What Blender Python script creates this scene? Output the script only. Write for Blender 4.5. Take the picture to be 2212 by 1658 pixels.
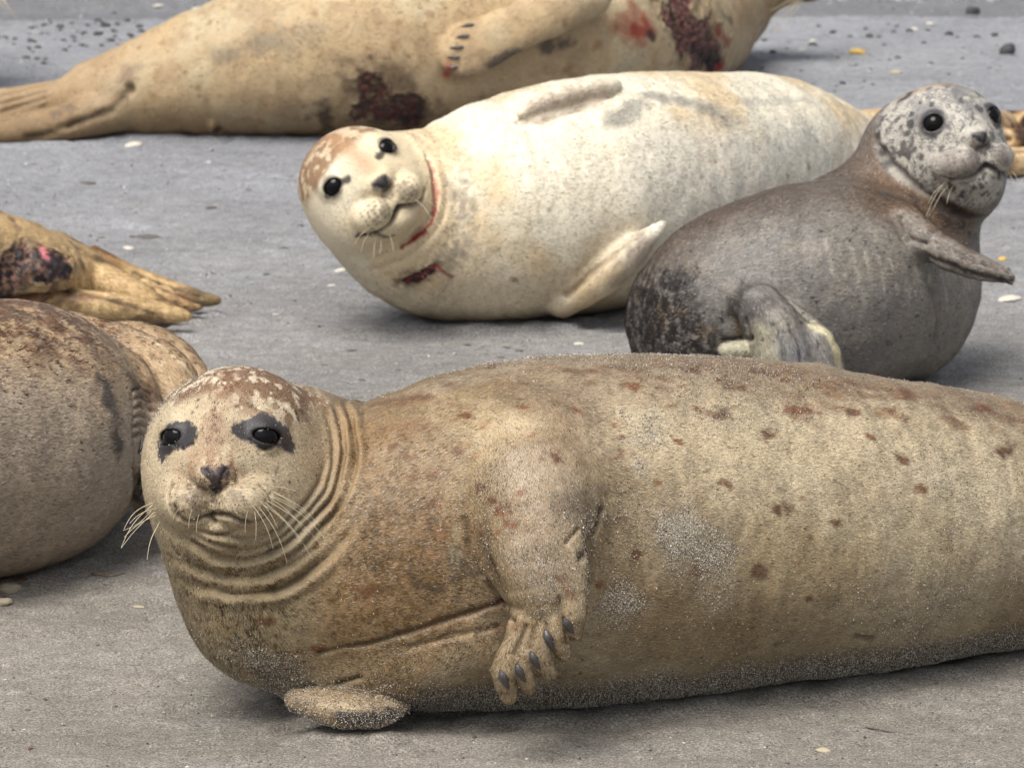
import bpy, math, random
import numpy as np
from math import radians, sin, cos, pi

for o in list(bpy.data.objects):
    bpy.data.objects.remove(o, do_unlink=True)
scene = bpy.context.scene
col = scene.collection

# ------------------------------------------------------------------ camera
CAM_H = 1.66
PITCH = radians(11.75)
FPX = 10200.0            # focal length in units of the 2212 px wide picture grid
CX, CY = 1106.0, 829.0
cam_d = bpy.data.cameras.new("camera")
cam = bpy.data.objects.new("camera", cam_d)
col.objects.link(cam)
cam.location = (0, 0, CAM_H)
cam.rotation_euler = (pi / 2 - PITCH, 0, 0)
cam_d.sensor_width = 36.0
cam_d.lens = 36.0 * FPX / 2212.0
cam_d.clip_end = 2000
cam_d.dof.use_dof = True
cam_d.dof.focus_distance = 5.95
cam_d.dof.aperture_fstop = 17.0
scene.camera = cam

# ------------------------------------------------------------------ light
SUN_EL, SUN_AZ = radians(62), radians(-34)     # azimuth measured from -Y (towards the camera), negative = left
world = bpy.data.worlds.new("World")
scene.world = world
world.use_nodes = True
wn = world.node_tree
bg = wn.nodes["Background"]
sky = wn.nodes.new("ShaderNodeTexSky")
sky.sky_type = 'NISHITA'
sky.sun_disc = False
sky.sun_elevation = SUN_EL
sky.air_density = 1.0
sky.dust_density = 4.0
sky.ozone_density = 1.0
hs = wn.nodes.new("ShaderNodeHueSaturation")      # hazy overcast: the blue is washed out
hs.inputs["Saturation"].default_value = 0.35
wn.links.new(sky.outputs[0], hs.inputs["Color"])
wn.links.new(hs.outputs[0], bg.inputs[0])
bg.inputs[1].default_value = 0.088
sun_d = bpy.data.lights.new("sun", 'SUN')
sun = bpy.data.objects.new("sun", sun_d)
col.objects.link(sun)
sun_d.energy = 2.8
sun_d.angle = radians(40)
sun_d.color = (1.0, 0.95, 0.87)
from mathutils import Vector, Matrix
sdir = Vector((sin(SUN_AZ) * cos(SUN_EL), -cos(SUN_AZ) * cos(SUN_EL), sin(SUN_EL)))   # towards the sun
sun.rotation_euler = sdir.to_track_quat('Z', 'Y').to_euler()
sky.sun_rotation = math.atan2(sdir.x, sdir.y)
scene.view_settings.view_transform = 'Standard'
scene.view_settings.look = 'None'
scene.view_settings.exposure = 0.60
scene.view_settings.gamma = 1.0

# ------------------------------------------------------------------ picture grid -> world
FW = np.array([0, cos(PITCH), -sin(PITCH)])
UP = np.array([0, sin(PITCH), cos(PITCH)])
RT = np.array([1.0, 0, 0])
EYE = np.array([0, 0, CAM_H])

def ray(px, py):
    return FW + (px - CX) / FPX * RT - (py - CY) / FPX * UP

def P(px, py, t):
    return EYE + t * ray(px, py)

def G(px, py, z=0.0):
    d = ray(px, py)
    return EYE + d * ((z - CAM_H) / d[2])

def project(V):
    q = V - EYE
    t = q @ FW
    return CX + FPX * (q @ RT) / t, CY - FPX * (q @ UP) / t, t

# ------------------------------------------------------------------ noise
def _hash(ix, iy, iz, seed):
    h = (ix.astype(np.int64) * 374761393 + iy.astype(np.int64) * 668265263 + iz.astype(np.int64) * 2147483647 + seed * 974634777) & 0xFFFFFFFF
    h = ((h ^ (h >> 13)) * 1274126177) & 0xFFFFFFFF
    h = ((h ^ (h >> 16)) * 2246822519) & 0xFFFFFFFF
    return ((h ^ (h >> 15)) & 0xFFFFFF) / float(0xFFFFFF)

def vnoise(p, seed=0):
    i = np.floor(p)
    f = p - i
    f = f * f * (3 - 2 * f)
    ix, iy, iz = i[:, 0], i[:, 1], i[:, 2]
    r = 0
    for dx in (0, 1):
        wx = f[:, 0] if dx else 1 - f[:, 0]
        for dy in (0, 1):
            wy = f[:, 1] if dy else 1 - f[:, 1]
            for dz in (0, 1):
                wz = f[:, 2] if dz else 1 - f[:, 2]
                r = r + wx * wy * wz * _hash(ix + dx, iy + dy, iz + dz, seed)
    return r

def fbm(p, freq, octv=4, seed=0, gain=0.5):
    a, s, tot = 1.0, 0.0, 0.0
    for k in range(octv):
        s = s + a * vnoise(p * freq + 17.3 * k, seed + k)
        tot += a
        a *= gain
        freq *= 2.03
    return s / tot          # 0..1 centred at .5

def sstep(a, b, x):
    t = np.clip((x - a) / (b - a), 0, 1)
    return t * t * (3 - 2 * t)

def lin(c):
    c = np.array(c, float) / 255.0
    return np.where(c <= 0.04045, c / 12.92, ((c + 0.055) / 1.055) ** 2.4)

# ------------------------------------------------------------------ implicit shapes
def nrm(v):
    v = np.asarray(v, float)
    return v / (np.linalg.norm(v) + 1e-12)

def catmull(pts, n):
    pts = np.asarray(pts, float)
    if len(pts) < 3:
        u = np.linspace(0, 1, n + 1)[:, None]
        return pts[0] * (1 - u) + pts[-1] * u
    q = np.vstack([2 * pts[0] - pts[1], pts, 2 * pts[-1] - pts[-2]])
    m = len(pts) - 1
    out = []
    for u in np.linspace(0, m, n + 1):
        i = min(int(u), m - 1)
        t = u - i
        a, b, c, d = q[i], q[i + 1], q[i + 2], q[i + 3]
        out.append(0.5 * ((2 * b) + (c - a) * t + (2 * a - 5 * b + 4 * c - d) * t * t + (3 * b - a - 3 * c + d) * t ** 3))
    return np.array(out)

class Tube:
    """swept spheres along a smooth spine (x,y,z,r); optional flattening along one axis"""
    def __init__(s, st, n=14, k=0.02, thin=None, f=1.0, op='add', dirv=None):
        q = catmull(st, n)
        s.c, s.r = q[:, :3], np.maximum(q[:, 3], 0.001)
        s.k, s.op, s.f = k, op, f
        s.thin = None if thin is None else nrm(thin)
        s.bc = s.c.mean(0)
        s.br = (np.linalg.norm(s.c - s.bc, axis=1) + s.r).max()
        s.dirv = dirv
    def tr(s, p):
        if s.thin is None:
            return p
        return p + np.outer((p - s.bc) @ s.thin, s.thin) * (1 / s.f - 1)
    def dist(s, p, want_dir=False):
        p0 = p
        p = s.tr(p)
        c = s.tr(s.c)
        best = np.full(len(p), 1e9)
        bd = np.zeros((len(p), 3)) if want_dir else None
        for i in range(len(c) - 1):
            a, b = c[i], c[i + 1]
            ab = b - a
            L = ab @ ab + 1e-12
            t = np.clip(((p - a) @ ab) / L, 0, 1)
            v = p - a - t[:, None] * ab
            d = np.sqrt((v * v).sum(1)) - (s.r[i] * (1 - t) + s.r[i + 1] * t)
            m = d < best
            best = np.where(m, d, best)
            if want_dir:
                bd[m] = nrm(s.c[i + 1] - s.c[i])
        if s.thin is not None:
            best = best * s.f ** 0.6
        if want_dir:
            return best, bd
        return best

class Ell:
    def __init__(s, c, R, rad, k=0.02, op='add', dsrc=None):
        s.bc, s.R, s.rad, s.k, s.op = np.asarray(c, float), R, np.asarray(rad, float), k, op
        s.br = max(s.rad)
        s.dsrc = dsrc
    def dist(s, p, want_dir=False):
        q = (p - s.bc) @ s.R
        k0 = np.sqrt(((q / s.rad) ** 2).sum(1))
        k1 = np.sqrt(((q / s.rad ** 2) ** 2).sum(1)) + 1e-9
        d = k0 * (k0 - 1) / k1
        d = np.where(k0 < 1e-3, -min(s.rad), d)
        if want_dir:
            src = s.bc if s.dsrc is None else s.dsrc
            v = p - src
            return d, v / (np.linalg.norm(v, axis=1)[:, None] + 1e-9)
        return d

def smin(a, b, k):
    h = np.clip(0.5 + 0.5 * (b - a) / k, 0, 1)
    return b * (1 - h) + a * h - k * h * (1 - h)

class Shape:
    def __init__(s, ground=True, gk=0.035):
        s.prims = []
        s.ground, s.gk = ground, gk
    def add(s, pr):
        s.prims.append(pr)
        return pr
    def ev(s, p, prims=None):
        d = np.full(len(p), 1.0)
        first = True
        for pr in (s.prims if prims is None else prims):
            di = pr.dist(p)
            if pr.op == 'add':
                d = di if first else smin(d, di, pr.k)
                first = False
            else:
                d = -smin(-d, di, pr.k)
        if s.ground:
            d = -smin(-d, p[:, 2] + 0.006, s.gk)
        return d
    def hit(s, pts, off=0.0):
        """where the viewing ray through each picture point meets the surface"""
        pts = np.atleast_2d(np.asarray(pts, float))
        out = []
        D = np.array([ray(x, y) for x, y in pts])
        D = D / np.linalg.norm(D, axis=1)[:, None]
        t = np.full(len(pts), 5.2)
        act = np.arange(len(pts))
        for _ in range(160):
            d = s.ev(EYE + D[act] * t[act, None])
            t[act] += np.clip(d, -0.03, 2.0) * 0.9
            act = act[(np.abs(d) > 2e-4) & (t[act] < 16)]
            if not len(act):
                break
        ok = t < 16
        if not ok.all():
            t = np.where(ok, t, np.median(t[ok]) if ok.any() else 8.0)
        return EYE + D * (t - off)[:, None]
    def depth(s, px, py):
        h = s.hit([(px, py)])[0]
        return (h - EYE) @ FW
    def mesh(s, h, lo, hi):
        B = 8
        n = np.ceil((np.array(hi) - lo) / (h * B)).astype(int) + 1
        lo = np.array(lo, float)
        # coarse pass
        g = [lo[a] + np.arange(n[a]) * h * B + h * B / 2 for a in range(3)]
        X = np.stack(np.meshgrid(*g, indexing='ij'), -1).reshape(-1, 3)
        cd = np.empty(len(X))
        for i in range(0, len(X), 200000):
            cd[i:i + 200000] = s.ev(X[i:i + 200000])
        half = h * B * 0.87
        keep = np.abs(cd) < half * 1.45
        N = n * B
        F = np.repeat(np.repeat(np.repeat(np.where(cd < 0, -1, 1).astype(np.float32).reshape(n), B, 0), B, 1), B, 2)
        offs = np.stack(np.meshgrid(*[np.arange(B)] * 3, indexing='ij'), -1).reshape(-1, 3)
        idx = np.stack(np.unravel_index(np.nonzero(keep)[0], n), -1)
        # group blocks in slabs for culling
        order = np.lexsort((idx[:, 2], idx[:, 1] // 2, idx[:, 0] // 2))
        idx = idx[order]
        key = (idx[:, 0] // 2) * 10000 + idx[:, 1] // 2
        cuts = np.nonzero(np.diff(key))[0] + 1
        for grp in np.split(idx, cuts):
            ii = (grp[:, None, :] * B + offs[None]).reshape(-1, 3)
            pp = lo + ii * h
            a, b = pp.min(0), pp.max(0)
            use = []
            for pr in s.prims:
                q = np.clip(pr.bc, a, b)
                if np.linalg.norm(q - pr.bc) < pr.br + pr.k + half * 2.2:
                    use.append(pr)
            if not use:
                continue
            F[ii[:, 0], ii[:, 1], ii[:, 2]] = s.ev(pp, use)
        inside = F < 0
        c = np.zeros(np.array(F.shape) - 1, np.int8)
        for dx in (0, 1):
            for dy in (0, 1):
                for dz in (0, 1):
                    c += inside[dx:F.shape[0] - 1 + dx, dy:F.shape[1] - 1 + dy, dz:F.shape[2] - 1 + dz]
        act = (c > 0) & (c < 8)
        cells = np.argwhere(act)
        vid = np.full(act.shape, -1, np.int32)
        vid[act] = np.arange(len(cells))
        acc = np.zeros((len(cells), 3))
        cnt = np.zeros(len(cells))
        corner = [(dx, dy, dz) for dx in (0, 1) for dy in (0, 1) for dz in (0, 1)]
        cv = {q: F[cells[:, 0] + q[0], cells[:, 1] + q[1], cells[:, 2] + q[2]] for q in corner}
        for q in corner:
            for ax in range(3):
                if q[ax] == 0:
                    q2 = list(q); q2[ax] = 1; q2 = tuple(q2)
                    a, b = cv[q], cv[q2]
                    m = (a < 0) != (b < 0)
                    t = np.where(m, a / np.where(m, a - b, 1), 0)
                    e = np.array(q, float)[None] + np.eye(3)[ax][None] * t[:, None]
                    acc[m] += e[m]
                    cnt[m] += 1
        V = lo + (cells + acc / cnt[:, None]) * h
        quads = []
        for ax in range(3):
            sl0 = [slice(1, -1)] * 3; sl1 = [slice(1, -1)] * 3
            sl0[ax] = slice(0, F.shape[ax] - 1); sl1[ax] = slice(1, F.shape[ax])
            a = inside[tuple(sl0)]; b = inside[tuple(sl1)]
            e = np.argwhere(a != b)
            if not len(e):
                continue
            base = e.copy()
            for o2 in range(3):
                if o2 != ax:
                    base[:, o2] += 1
            u, w = (ax + 1) % 3, (ax + 2) % 3
            def vv(du, dw):
                q = base.copy(); q[:, u] += du; q[:, w] += dw
                return vid[q[:, 0], q[:, 1], q[:, 2]]
            Q = np.stack([vv(-1, -1), vv(0, -1), vv(0, 0), vv(-1, 0)], 1)
            flip = ~a[e[:, 0], e[:, 1], e[:, 2]]
            Q[flip] = Q[flip][:, ::-1]
            quads.append(Q)
        Q = np.vstack(quads)
        Q = Q[(Q >= 0).all(1)]
        return V, Q

def vnormals(V, Q):
    a = V[Q[:, 2]] - V[Q[:, 0]]
    b = V[Q[:, 3]] - V[Q[:, 1]]
    fn = np.cross(a, b)
    N = np.zeros_like(V)
    for i in range(4):
        for k in range(3):
            N[:, k] += np.bincount(Q[:, i], fn[:, k], len(V))
    return N / (np.linalg.norm(N, axis=1)[:, None] + 1e-12)

def smooth(V, Q, it=1, lam=0.5):
    e = np.vstack([Q[:, [0, 1]], Q[:, [1, 2]], Q[:, [2, 3]], Q[:, [3, 0]]])
    i, j = np.concatenate([e[:, 0], e[:, 1]]), np.concatenate([e[:, 1], e[:, 0]])
    deg = np.bincount(i, minlength=len(V)).astype(float) + 1e-9
    for _ in range(it):
        for k in range(V.shape[1]):
            V[:, k] += lam * (np.bincount(i, V[j, k], len(V)) / deg - V[:, k])
    return V

def make_mesh(name, V, Q, smooth_shade=True):
    me = bpy.data.meshes.new(name)
    V = np.asarray(V, np.float32); Q = np.asarray(Q, np.int32)
    me.vertices.add(len(V)); me.vertices.foreach_set("co", V.ravel())
    k = Q.shape[1]
    me.loops.add(len(Q) * k); me.loops.foreach_set("vertex_index", Q.ravel())
    me.polygons.add(len(Q))
    me.polygons.foreach_set("loop_start", np.arange(len(Q), dtype=np.int32) * k)
    me.polygons.foreach_set("use_smooth", np.full(len(Q), smooth_shade))
    me.update(calc_edges=True)
    return me

def set_attr(me, name, arr, typ='FLOAT_COLOR'):
    at = me.attributes.new(name, typ, 'POINT')
    if typ == 'FLOAT_COLOR':
        a = np.ones((len(arr), 4), np.float32); a[:, :3] = arr
        at.data.foreach_set("color", a.ravel())
    else:
        at.data.foreach_set("value", np.asarray(arr, np.float32))

def link(name, me, parent=None, mat=None):
    o = bpy.data.objects.new(name, me)
    col.objects.link(o)
    if parent is not None:
        o.parent = parent
        o.matrix_parent_inverse = Matrix.Translation(parent.location).inverted()
    if mat is not None:
        me.materials.append(mat)
    return o

def empty(name, loc):
    o = bpy.data.objects.new(name, None)
    o.empty_display_size = 0.1
    o.location = loc
    col.objects.link(o)
    return o

def tag(o, label=None, cat=None, group=None, kind=None):
    if label: o["label"] = label
    if cat: o["category"] = cat
    if group: o["group"] = group
    if kind: o["kind"] = kind

# ------------------------------------------------------------------ materials
def new_mat(name):
    m = bpy.data.materials.new(name)
    m.use_nodes = True
    nt = m.node_tree
    return m, nt, nt.nodes["Principled BSDF"]

def N(nt, typ, **kw):
    n = nt.nodes.new(typ)
    for k, v in kw.items():
        setattr(n, k, v)
    return n

def noise_node(nt, scale, detail=3, rough=0.6, vec=None):
    n = N(nt, "ShaderNodeTexNoise")
    n.inputs["Scale"].default_value = scale
    n.inputs["Detail"].default_value = detail
    n.inputs["Roughness"].default_value = rough
    if vec is not None:
        nt.links.new(vec, n.inputs["Vector"])
    return n

def ramp(nt, src, stops):
    r = N(nt, "ShaderNodeValToRGB")
    el = r.color_ramp.elements
    while len(el) < len(stops):
        el.new(0.5)
    for e, (p, c) in zip(el, stops):
        e.position = p
        e.color = (*c, 1) if len(c) == 3 else c
    nt.links.new(src, r.inputs[0])
    return r

def mixc(nt, fac, a, b, mode='MIX'):
    m = N(nt, "ShaderNodeMix", data_type='RGBA', blend_type=mode)
    for sock, v in ((m.inputs[0], fac), (m.inputs[6], a), (m.inputs[7], b)):
        if hasattr(v, "links"):
            nt.links.new(v, sock)
        else:
            sock.default_value = v if not isinstance(v, tuple) else (*v, 1)
    return m.outputs[2]

def mathn(nt, op, a, b=None, clamp=False):
    m = N(nt, "ShaderNodeMath", operation=op, use_clamp=clamp)
    for sock, v in ((m.inputs[0], a), (m.inputs[1], b)):
        if v is None: continue
        if hasattr(v, "links"): nt.links.new(v, sock)
        else: sock.default_value = v
    return m.outputs[0]

def coat_material(name, fine=1.0):
    """fur seen close: per-vertex coat colour, sand grains stuck where the 'sand' attribute says"""
    m, nt, b = new_mat(name)
    at = N(nt, "ShaderNodeAttribute", attribute_name="coat")
    sa = N(nt, "ShaderNodeAttribute", attribute_name="sand")
    we = N(nt, "ShaderNodeAttribute", attribute_name="bare")
    tc = N(nt, "ShaderNodeTexCoord")
    n1 = noise_node(nt, 420 * fine, 3, 0.7, tc.outputs["Object"])
    n2 = noise_node(nt, 900 * fine, 2, 0.8, tc.outputs["Object"])
    v = ramp(nt, n1.outputs[0], [(0.28, (0.62,) * 3), (0.72, (1.30,) * 3)] if fine >= 1 else [(0.28, (0.84,) * 3), (0.72, (1.12,) * 3)])
    c = mixc(nt, 1.0, at.outputs["Color"], v.outputs[0], 'MULTIPLY')
    # grains
    gl = mathn(nt, 'GREATER_THAN', n2.outputs[0], mathn(nt, 'SUBTRACT', 0.74, mathn(nt, 'MULTIPLY', sa.outputs["Fac"], 0.17)))
    c = mixc(nt, mathn(nt, 'MULTIPLY', gl, 0.7), c, (0.62, 0.57, 0.49))
    n3 = noise_node(nt, 760 * fine, 2, 0.8, tc.outputs["Object"])
    gd = mathn(nt, 'LESS_THAN', n3.outputs[0], mathn(nt, 'ADD', 0.22, mathn(nt, 'MULTIPLY', sa.outputs["Fac"], 0.22)))
    c = mixc(nt, mathn(nt, 'MULTIPLY', gd, 0.75), c, (0.05, 0.042, 0.035))
    nt.links.new(c, b.inputs["Base Color"])
    rr = mathn(nt, 'SUBTRACT', 0.72, mathn(nt, 'MULTIPLY', we.outputs["Fac"], 0.36))
    nt.links.new(rr, b.inputs["Roughness"])
    b.inputs["Specular IOR Level"].default_value = 0.3
    bp = N(nt, "ShaderNodeBump")
    bp.inputs["Strength"].default_value = 0.55
    bp.inputs["Distance"].default_value = 0.0015 / fine
    nt.links.new(n1.outputs[0], bp.inputs["Height"])
    nt.links.new(bp.outputs[0], b.inputs["Normal"])
    return m

def fur_material(name):
    m, nt, b = new_mat(name)
    at = N(nt, "ShaderNodeAttribute", attribute_name="coat")
    nt.links.new(at.outputs["Color"], b.inputs["Base Color"])
    b.inputs["Roughness"].default_value = 0.42
    b.inputs["Specular IOR Level"].default_value = 0.5
    return m

def plain(name, rgb, rough, spec=0.5, var=0.0, scale=200, coat=0.0):
    m, nt, b = new_mat(name)
    b.inputs["Base Color"].default_value = (*rgb, 1)
    b.inputs["Roughness"].default_value = rough
    b.inputs["Specular IOR Level"].default_value = spec
    b.inputs["Coat Weight"].default_value = coat
    b.inputs["Coat Roughness"].default_value = 0.03
    if var:
        tc = N(nt, "ShaderNodeTexCoord")
        n = noise_node(nt, scale, 4, 0.6, tc.outputs["Object"])
        r = ramp(nt, n.outputs[0], [(0.3, tuple(x * (1 - var) for x in rgb)), (0.7, tuple(min(1, x * (1 + var)) for x in rgb))])
        nt.links.new(r.outputs[0], b.inputs["Base Color"])
        bp = N(nt, "ShaderNodeBump")
        bp.inputs["Strength"].default_value = 0.4
        bp.inputs["Distance"].default_value = 0.002
        nt.links.new(n.outputs[0], bp.inputs["Height"])
        nt.links.new(bp.outputs[0], b.inputs["Normal"])
    return m

M_COAT = coat_material("short fur coat", 1.0)
M_COATF = coat_material("short fur coat farther", 0.7)
M_FUR = fur_material("fur hairs")
M_EYE = plain("wet dark eye", (0.004, 0.0035, 0.004), 0.12, 0.22)
M_CLAW = plain("horn claw", (0.050, 0.047, 0.048), 0.3, 0.7, 0.5, 500)
M_WHISK = plain("whisker", (0.50, 0.43, 0.31), 0.4, 0.4)

# ------------------------------------------------------------------ sand
def scarp(x):
    return 13.15 + 0.06 * np.sin(x * 1.7 + 0.4) + 0.03 * x

def sand_h(x, y):
    p = np.stack([x, y, np.zeros_like(x)], 1)
    h = (fbm(p, 1.3, 3, 5) - 0.5) * 0.03
    h += (fbm(p * np.array([1, 1.5, 1]), 9.0, 4, 9) - 0.5) * 0.012
    h += (fbm(p, 48.0, 3, 13) - 0.5) * 0.006
    # shallow scrapes and pits
    q = fbm(p * np.array([1, 1.8, 1]), 14.0, 3, 31)
    h -= sstep(0.66, 0.80, q) * 0.006
    h += sstep(-0.03, 0.05, y - scarp(x) + (fbm(p, 8, 3, 40) - .5) * 0.12) * 0.028
    return h - 0.004

def spaced(lo, hi, fine0, fine1, step, grow=1.25):
    a = list(np.arange(fine0, fine1 + step, step))
    s = step
    x = a[-1]
    while x < hi:
        s *= grow; x += s; a.append(x)
    s = step; x = a[0]
    left = []
    while x > lo:
        s *= grow; x -= s; left.append(x)
    return np.array(left[::-1] + a)

xs = spaced(-400, 400, -1.9, 1.9, 0.008)
ys = spaced(-100, 900, 5.0, 14.6, 0.012)
XX, YY = np.meshgrid(xs, ys, indexing='ij')
ZZ = sand_h(XX.ravel(), YY.ravel())
GV = np.stack([XX.ravel(), YY.ravel(), ZZ], 1)
ii = np.arange(len(xs) * len(ys)).reshape(len(xs), len(ys))
GQ = np.stack([ii[:-1, :-1], ii[1:, :-1], ii[1:, 1:], ii[:-1, 1:]], -1).reshape(-1, 4)

def sand_material():
    m, nt, b = new_mat("grey beach sand")
    geo = N(nt, "ShaderNodeNewGeometry")
    pos = geo.outputs["Position"]
    sep = N(nt, "ShaderNodeSeparateXYZ"); nt.links.new(pos, sep.inputs[0])
    big = noise_node(nt, 2.2, 4, 0.55, pos)
    mp = N(nt, "ShaderNodeMapping"); mp.inputs["Scale"].default_value = (0.5, 1.6, 1)
    nt.links.new(pos, mp.inputs[0])
    streak = noise_node(nt, 9, 4, 0.6, mp.outputs[0])
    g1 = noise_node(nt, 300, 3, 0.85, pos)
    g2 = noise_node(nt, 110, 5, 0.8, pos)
    g3 = noise_node(nt, 30, 4, 0.65, pos)
    dry = ramp(nt, big.outputs[0], [(0.3, (0.258, 0.235, 0.203)), (0.7, (0.338, 0.310, 0.272))])
    wet = ramp(nt, big.outputs[0], [(0.3, (0.285, 0.294, 0.322)), (0.7, (0.370, 0.380, 0.412))])  # wet far sand, its pale bluish sky sheen put into the colour
    fy = N(nt, "ShaderNodeMapRange"); fy.inputs[1].default_value = 6.5; fy.inputs[2].default_value = 10.5
    nt.links.new(sep.outputs[1], fy.inputs[0])
    f2 = mathn(nt, 'ADD', fy.outputs[0], mathn(nt, 'MULTIPLY', mathn(nt, 'SUBTRACT', streak.outputs[0], 0.5), 0.8), True)
    c = mixc(nt, f2, dry.outputs[0], wet.outputs[0])
    s2 = ramp(nt, streak.outputs[0], [(0.25, (0.90,) * 3), (0.75, (1.06,) * 3)])
    c = mixc(nt, 1.0, c, s2.outputs[0], 'MULTIPLY')
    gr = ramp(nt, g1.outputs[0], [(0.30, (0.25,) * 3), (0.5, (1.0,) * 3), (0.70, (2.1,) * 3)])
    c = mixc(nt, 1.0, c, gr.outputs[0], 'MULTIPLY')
    gr2 = ramp(nt, g2.outputs[0], [(0.3, (0.72,) * 3), (0.7, (1.22,) * 3)])  # darker where the bump dips: shade of the pits put into the colour
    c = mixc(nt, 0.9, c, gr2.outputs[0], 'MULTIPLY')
    gr3 = ramp(nt, g3.outputs[0], [(0.3, (0.80,) * 3), (0.7, (1.14,) * 3)])
    c = mixc(nt, 1.0, c, gr3.outputs[0], 'MULTIPLY')
    yy = mathn(nt, 'ADD', sep.outputs[1], mathn(nt, 'MULTIPLY', mathn(nt, 'SUBTRACT', g3.outputs[0], 0.5), 0.25))
    yy = mathn(nt, 'SUBTRACT', yy, mathn(nt, 'MULTIPLY', sep.outputs[0], 0.03))
    band = mathn(nt, 'MULTIPLY', mathn(nt, 'GREATER_THAN', yy, 12.93), mathn(nt, 'LESS_THAN', yy, 13.22))
    c = mixc(nt, mathn(nt, 'MULTIPLY', band, 0.55), c, (0.10, 0.10, 0.105))
    nt.links.new(c, b.inputs["Base Color"])
    rr = N(nt, "ShaderNodeMapRange"); rr.inputs[3].default_value = 0.85; rr.inputs[4].default_value = 0.6
    nt.links.new(f2, rr.inputs[0])
    nt.links.new(rr.outputs[0], b.inputs["Roughness"])
    b.inputs["Specular IOR Level"].default_value = 0.35
    bp = N(nt, "ShaderNodeBump"); bp.inputs["Strength"].default_value = 0.8; bp.inputs["Distance"].default_value = 0.006
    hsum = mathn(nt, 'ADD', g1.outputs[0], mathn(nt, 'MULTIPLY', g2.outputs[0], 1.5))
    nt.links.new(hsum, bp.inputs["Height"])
    nt.links.new(bp.outputs[0], b.inputs["Normal"])
    return m
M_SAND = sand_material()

# ------------------------------------------------------------------ seal builder
ALB = 0.88     # picture brightness of a lit surface -> base colour

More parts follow.
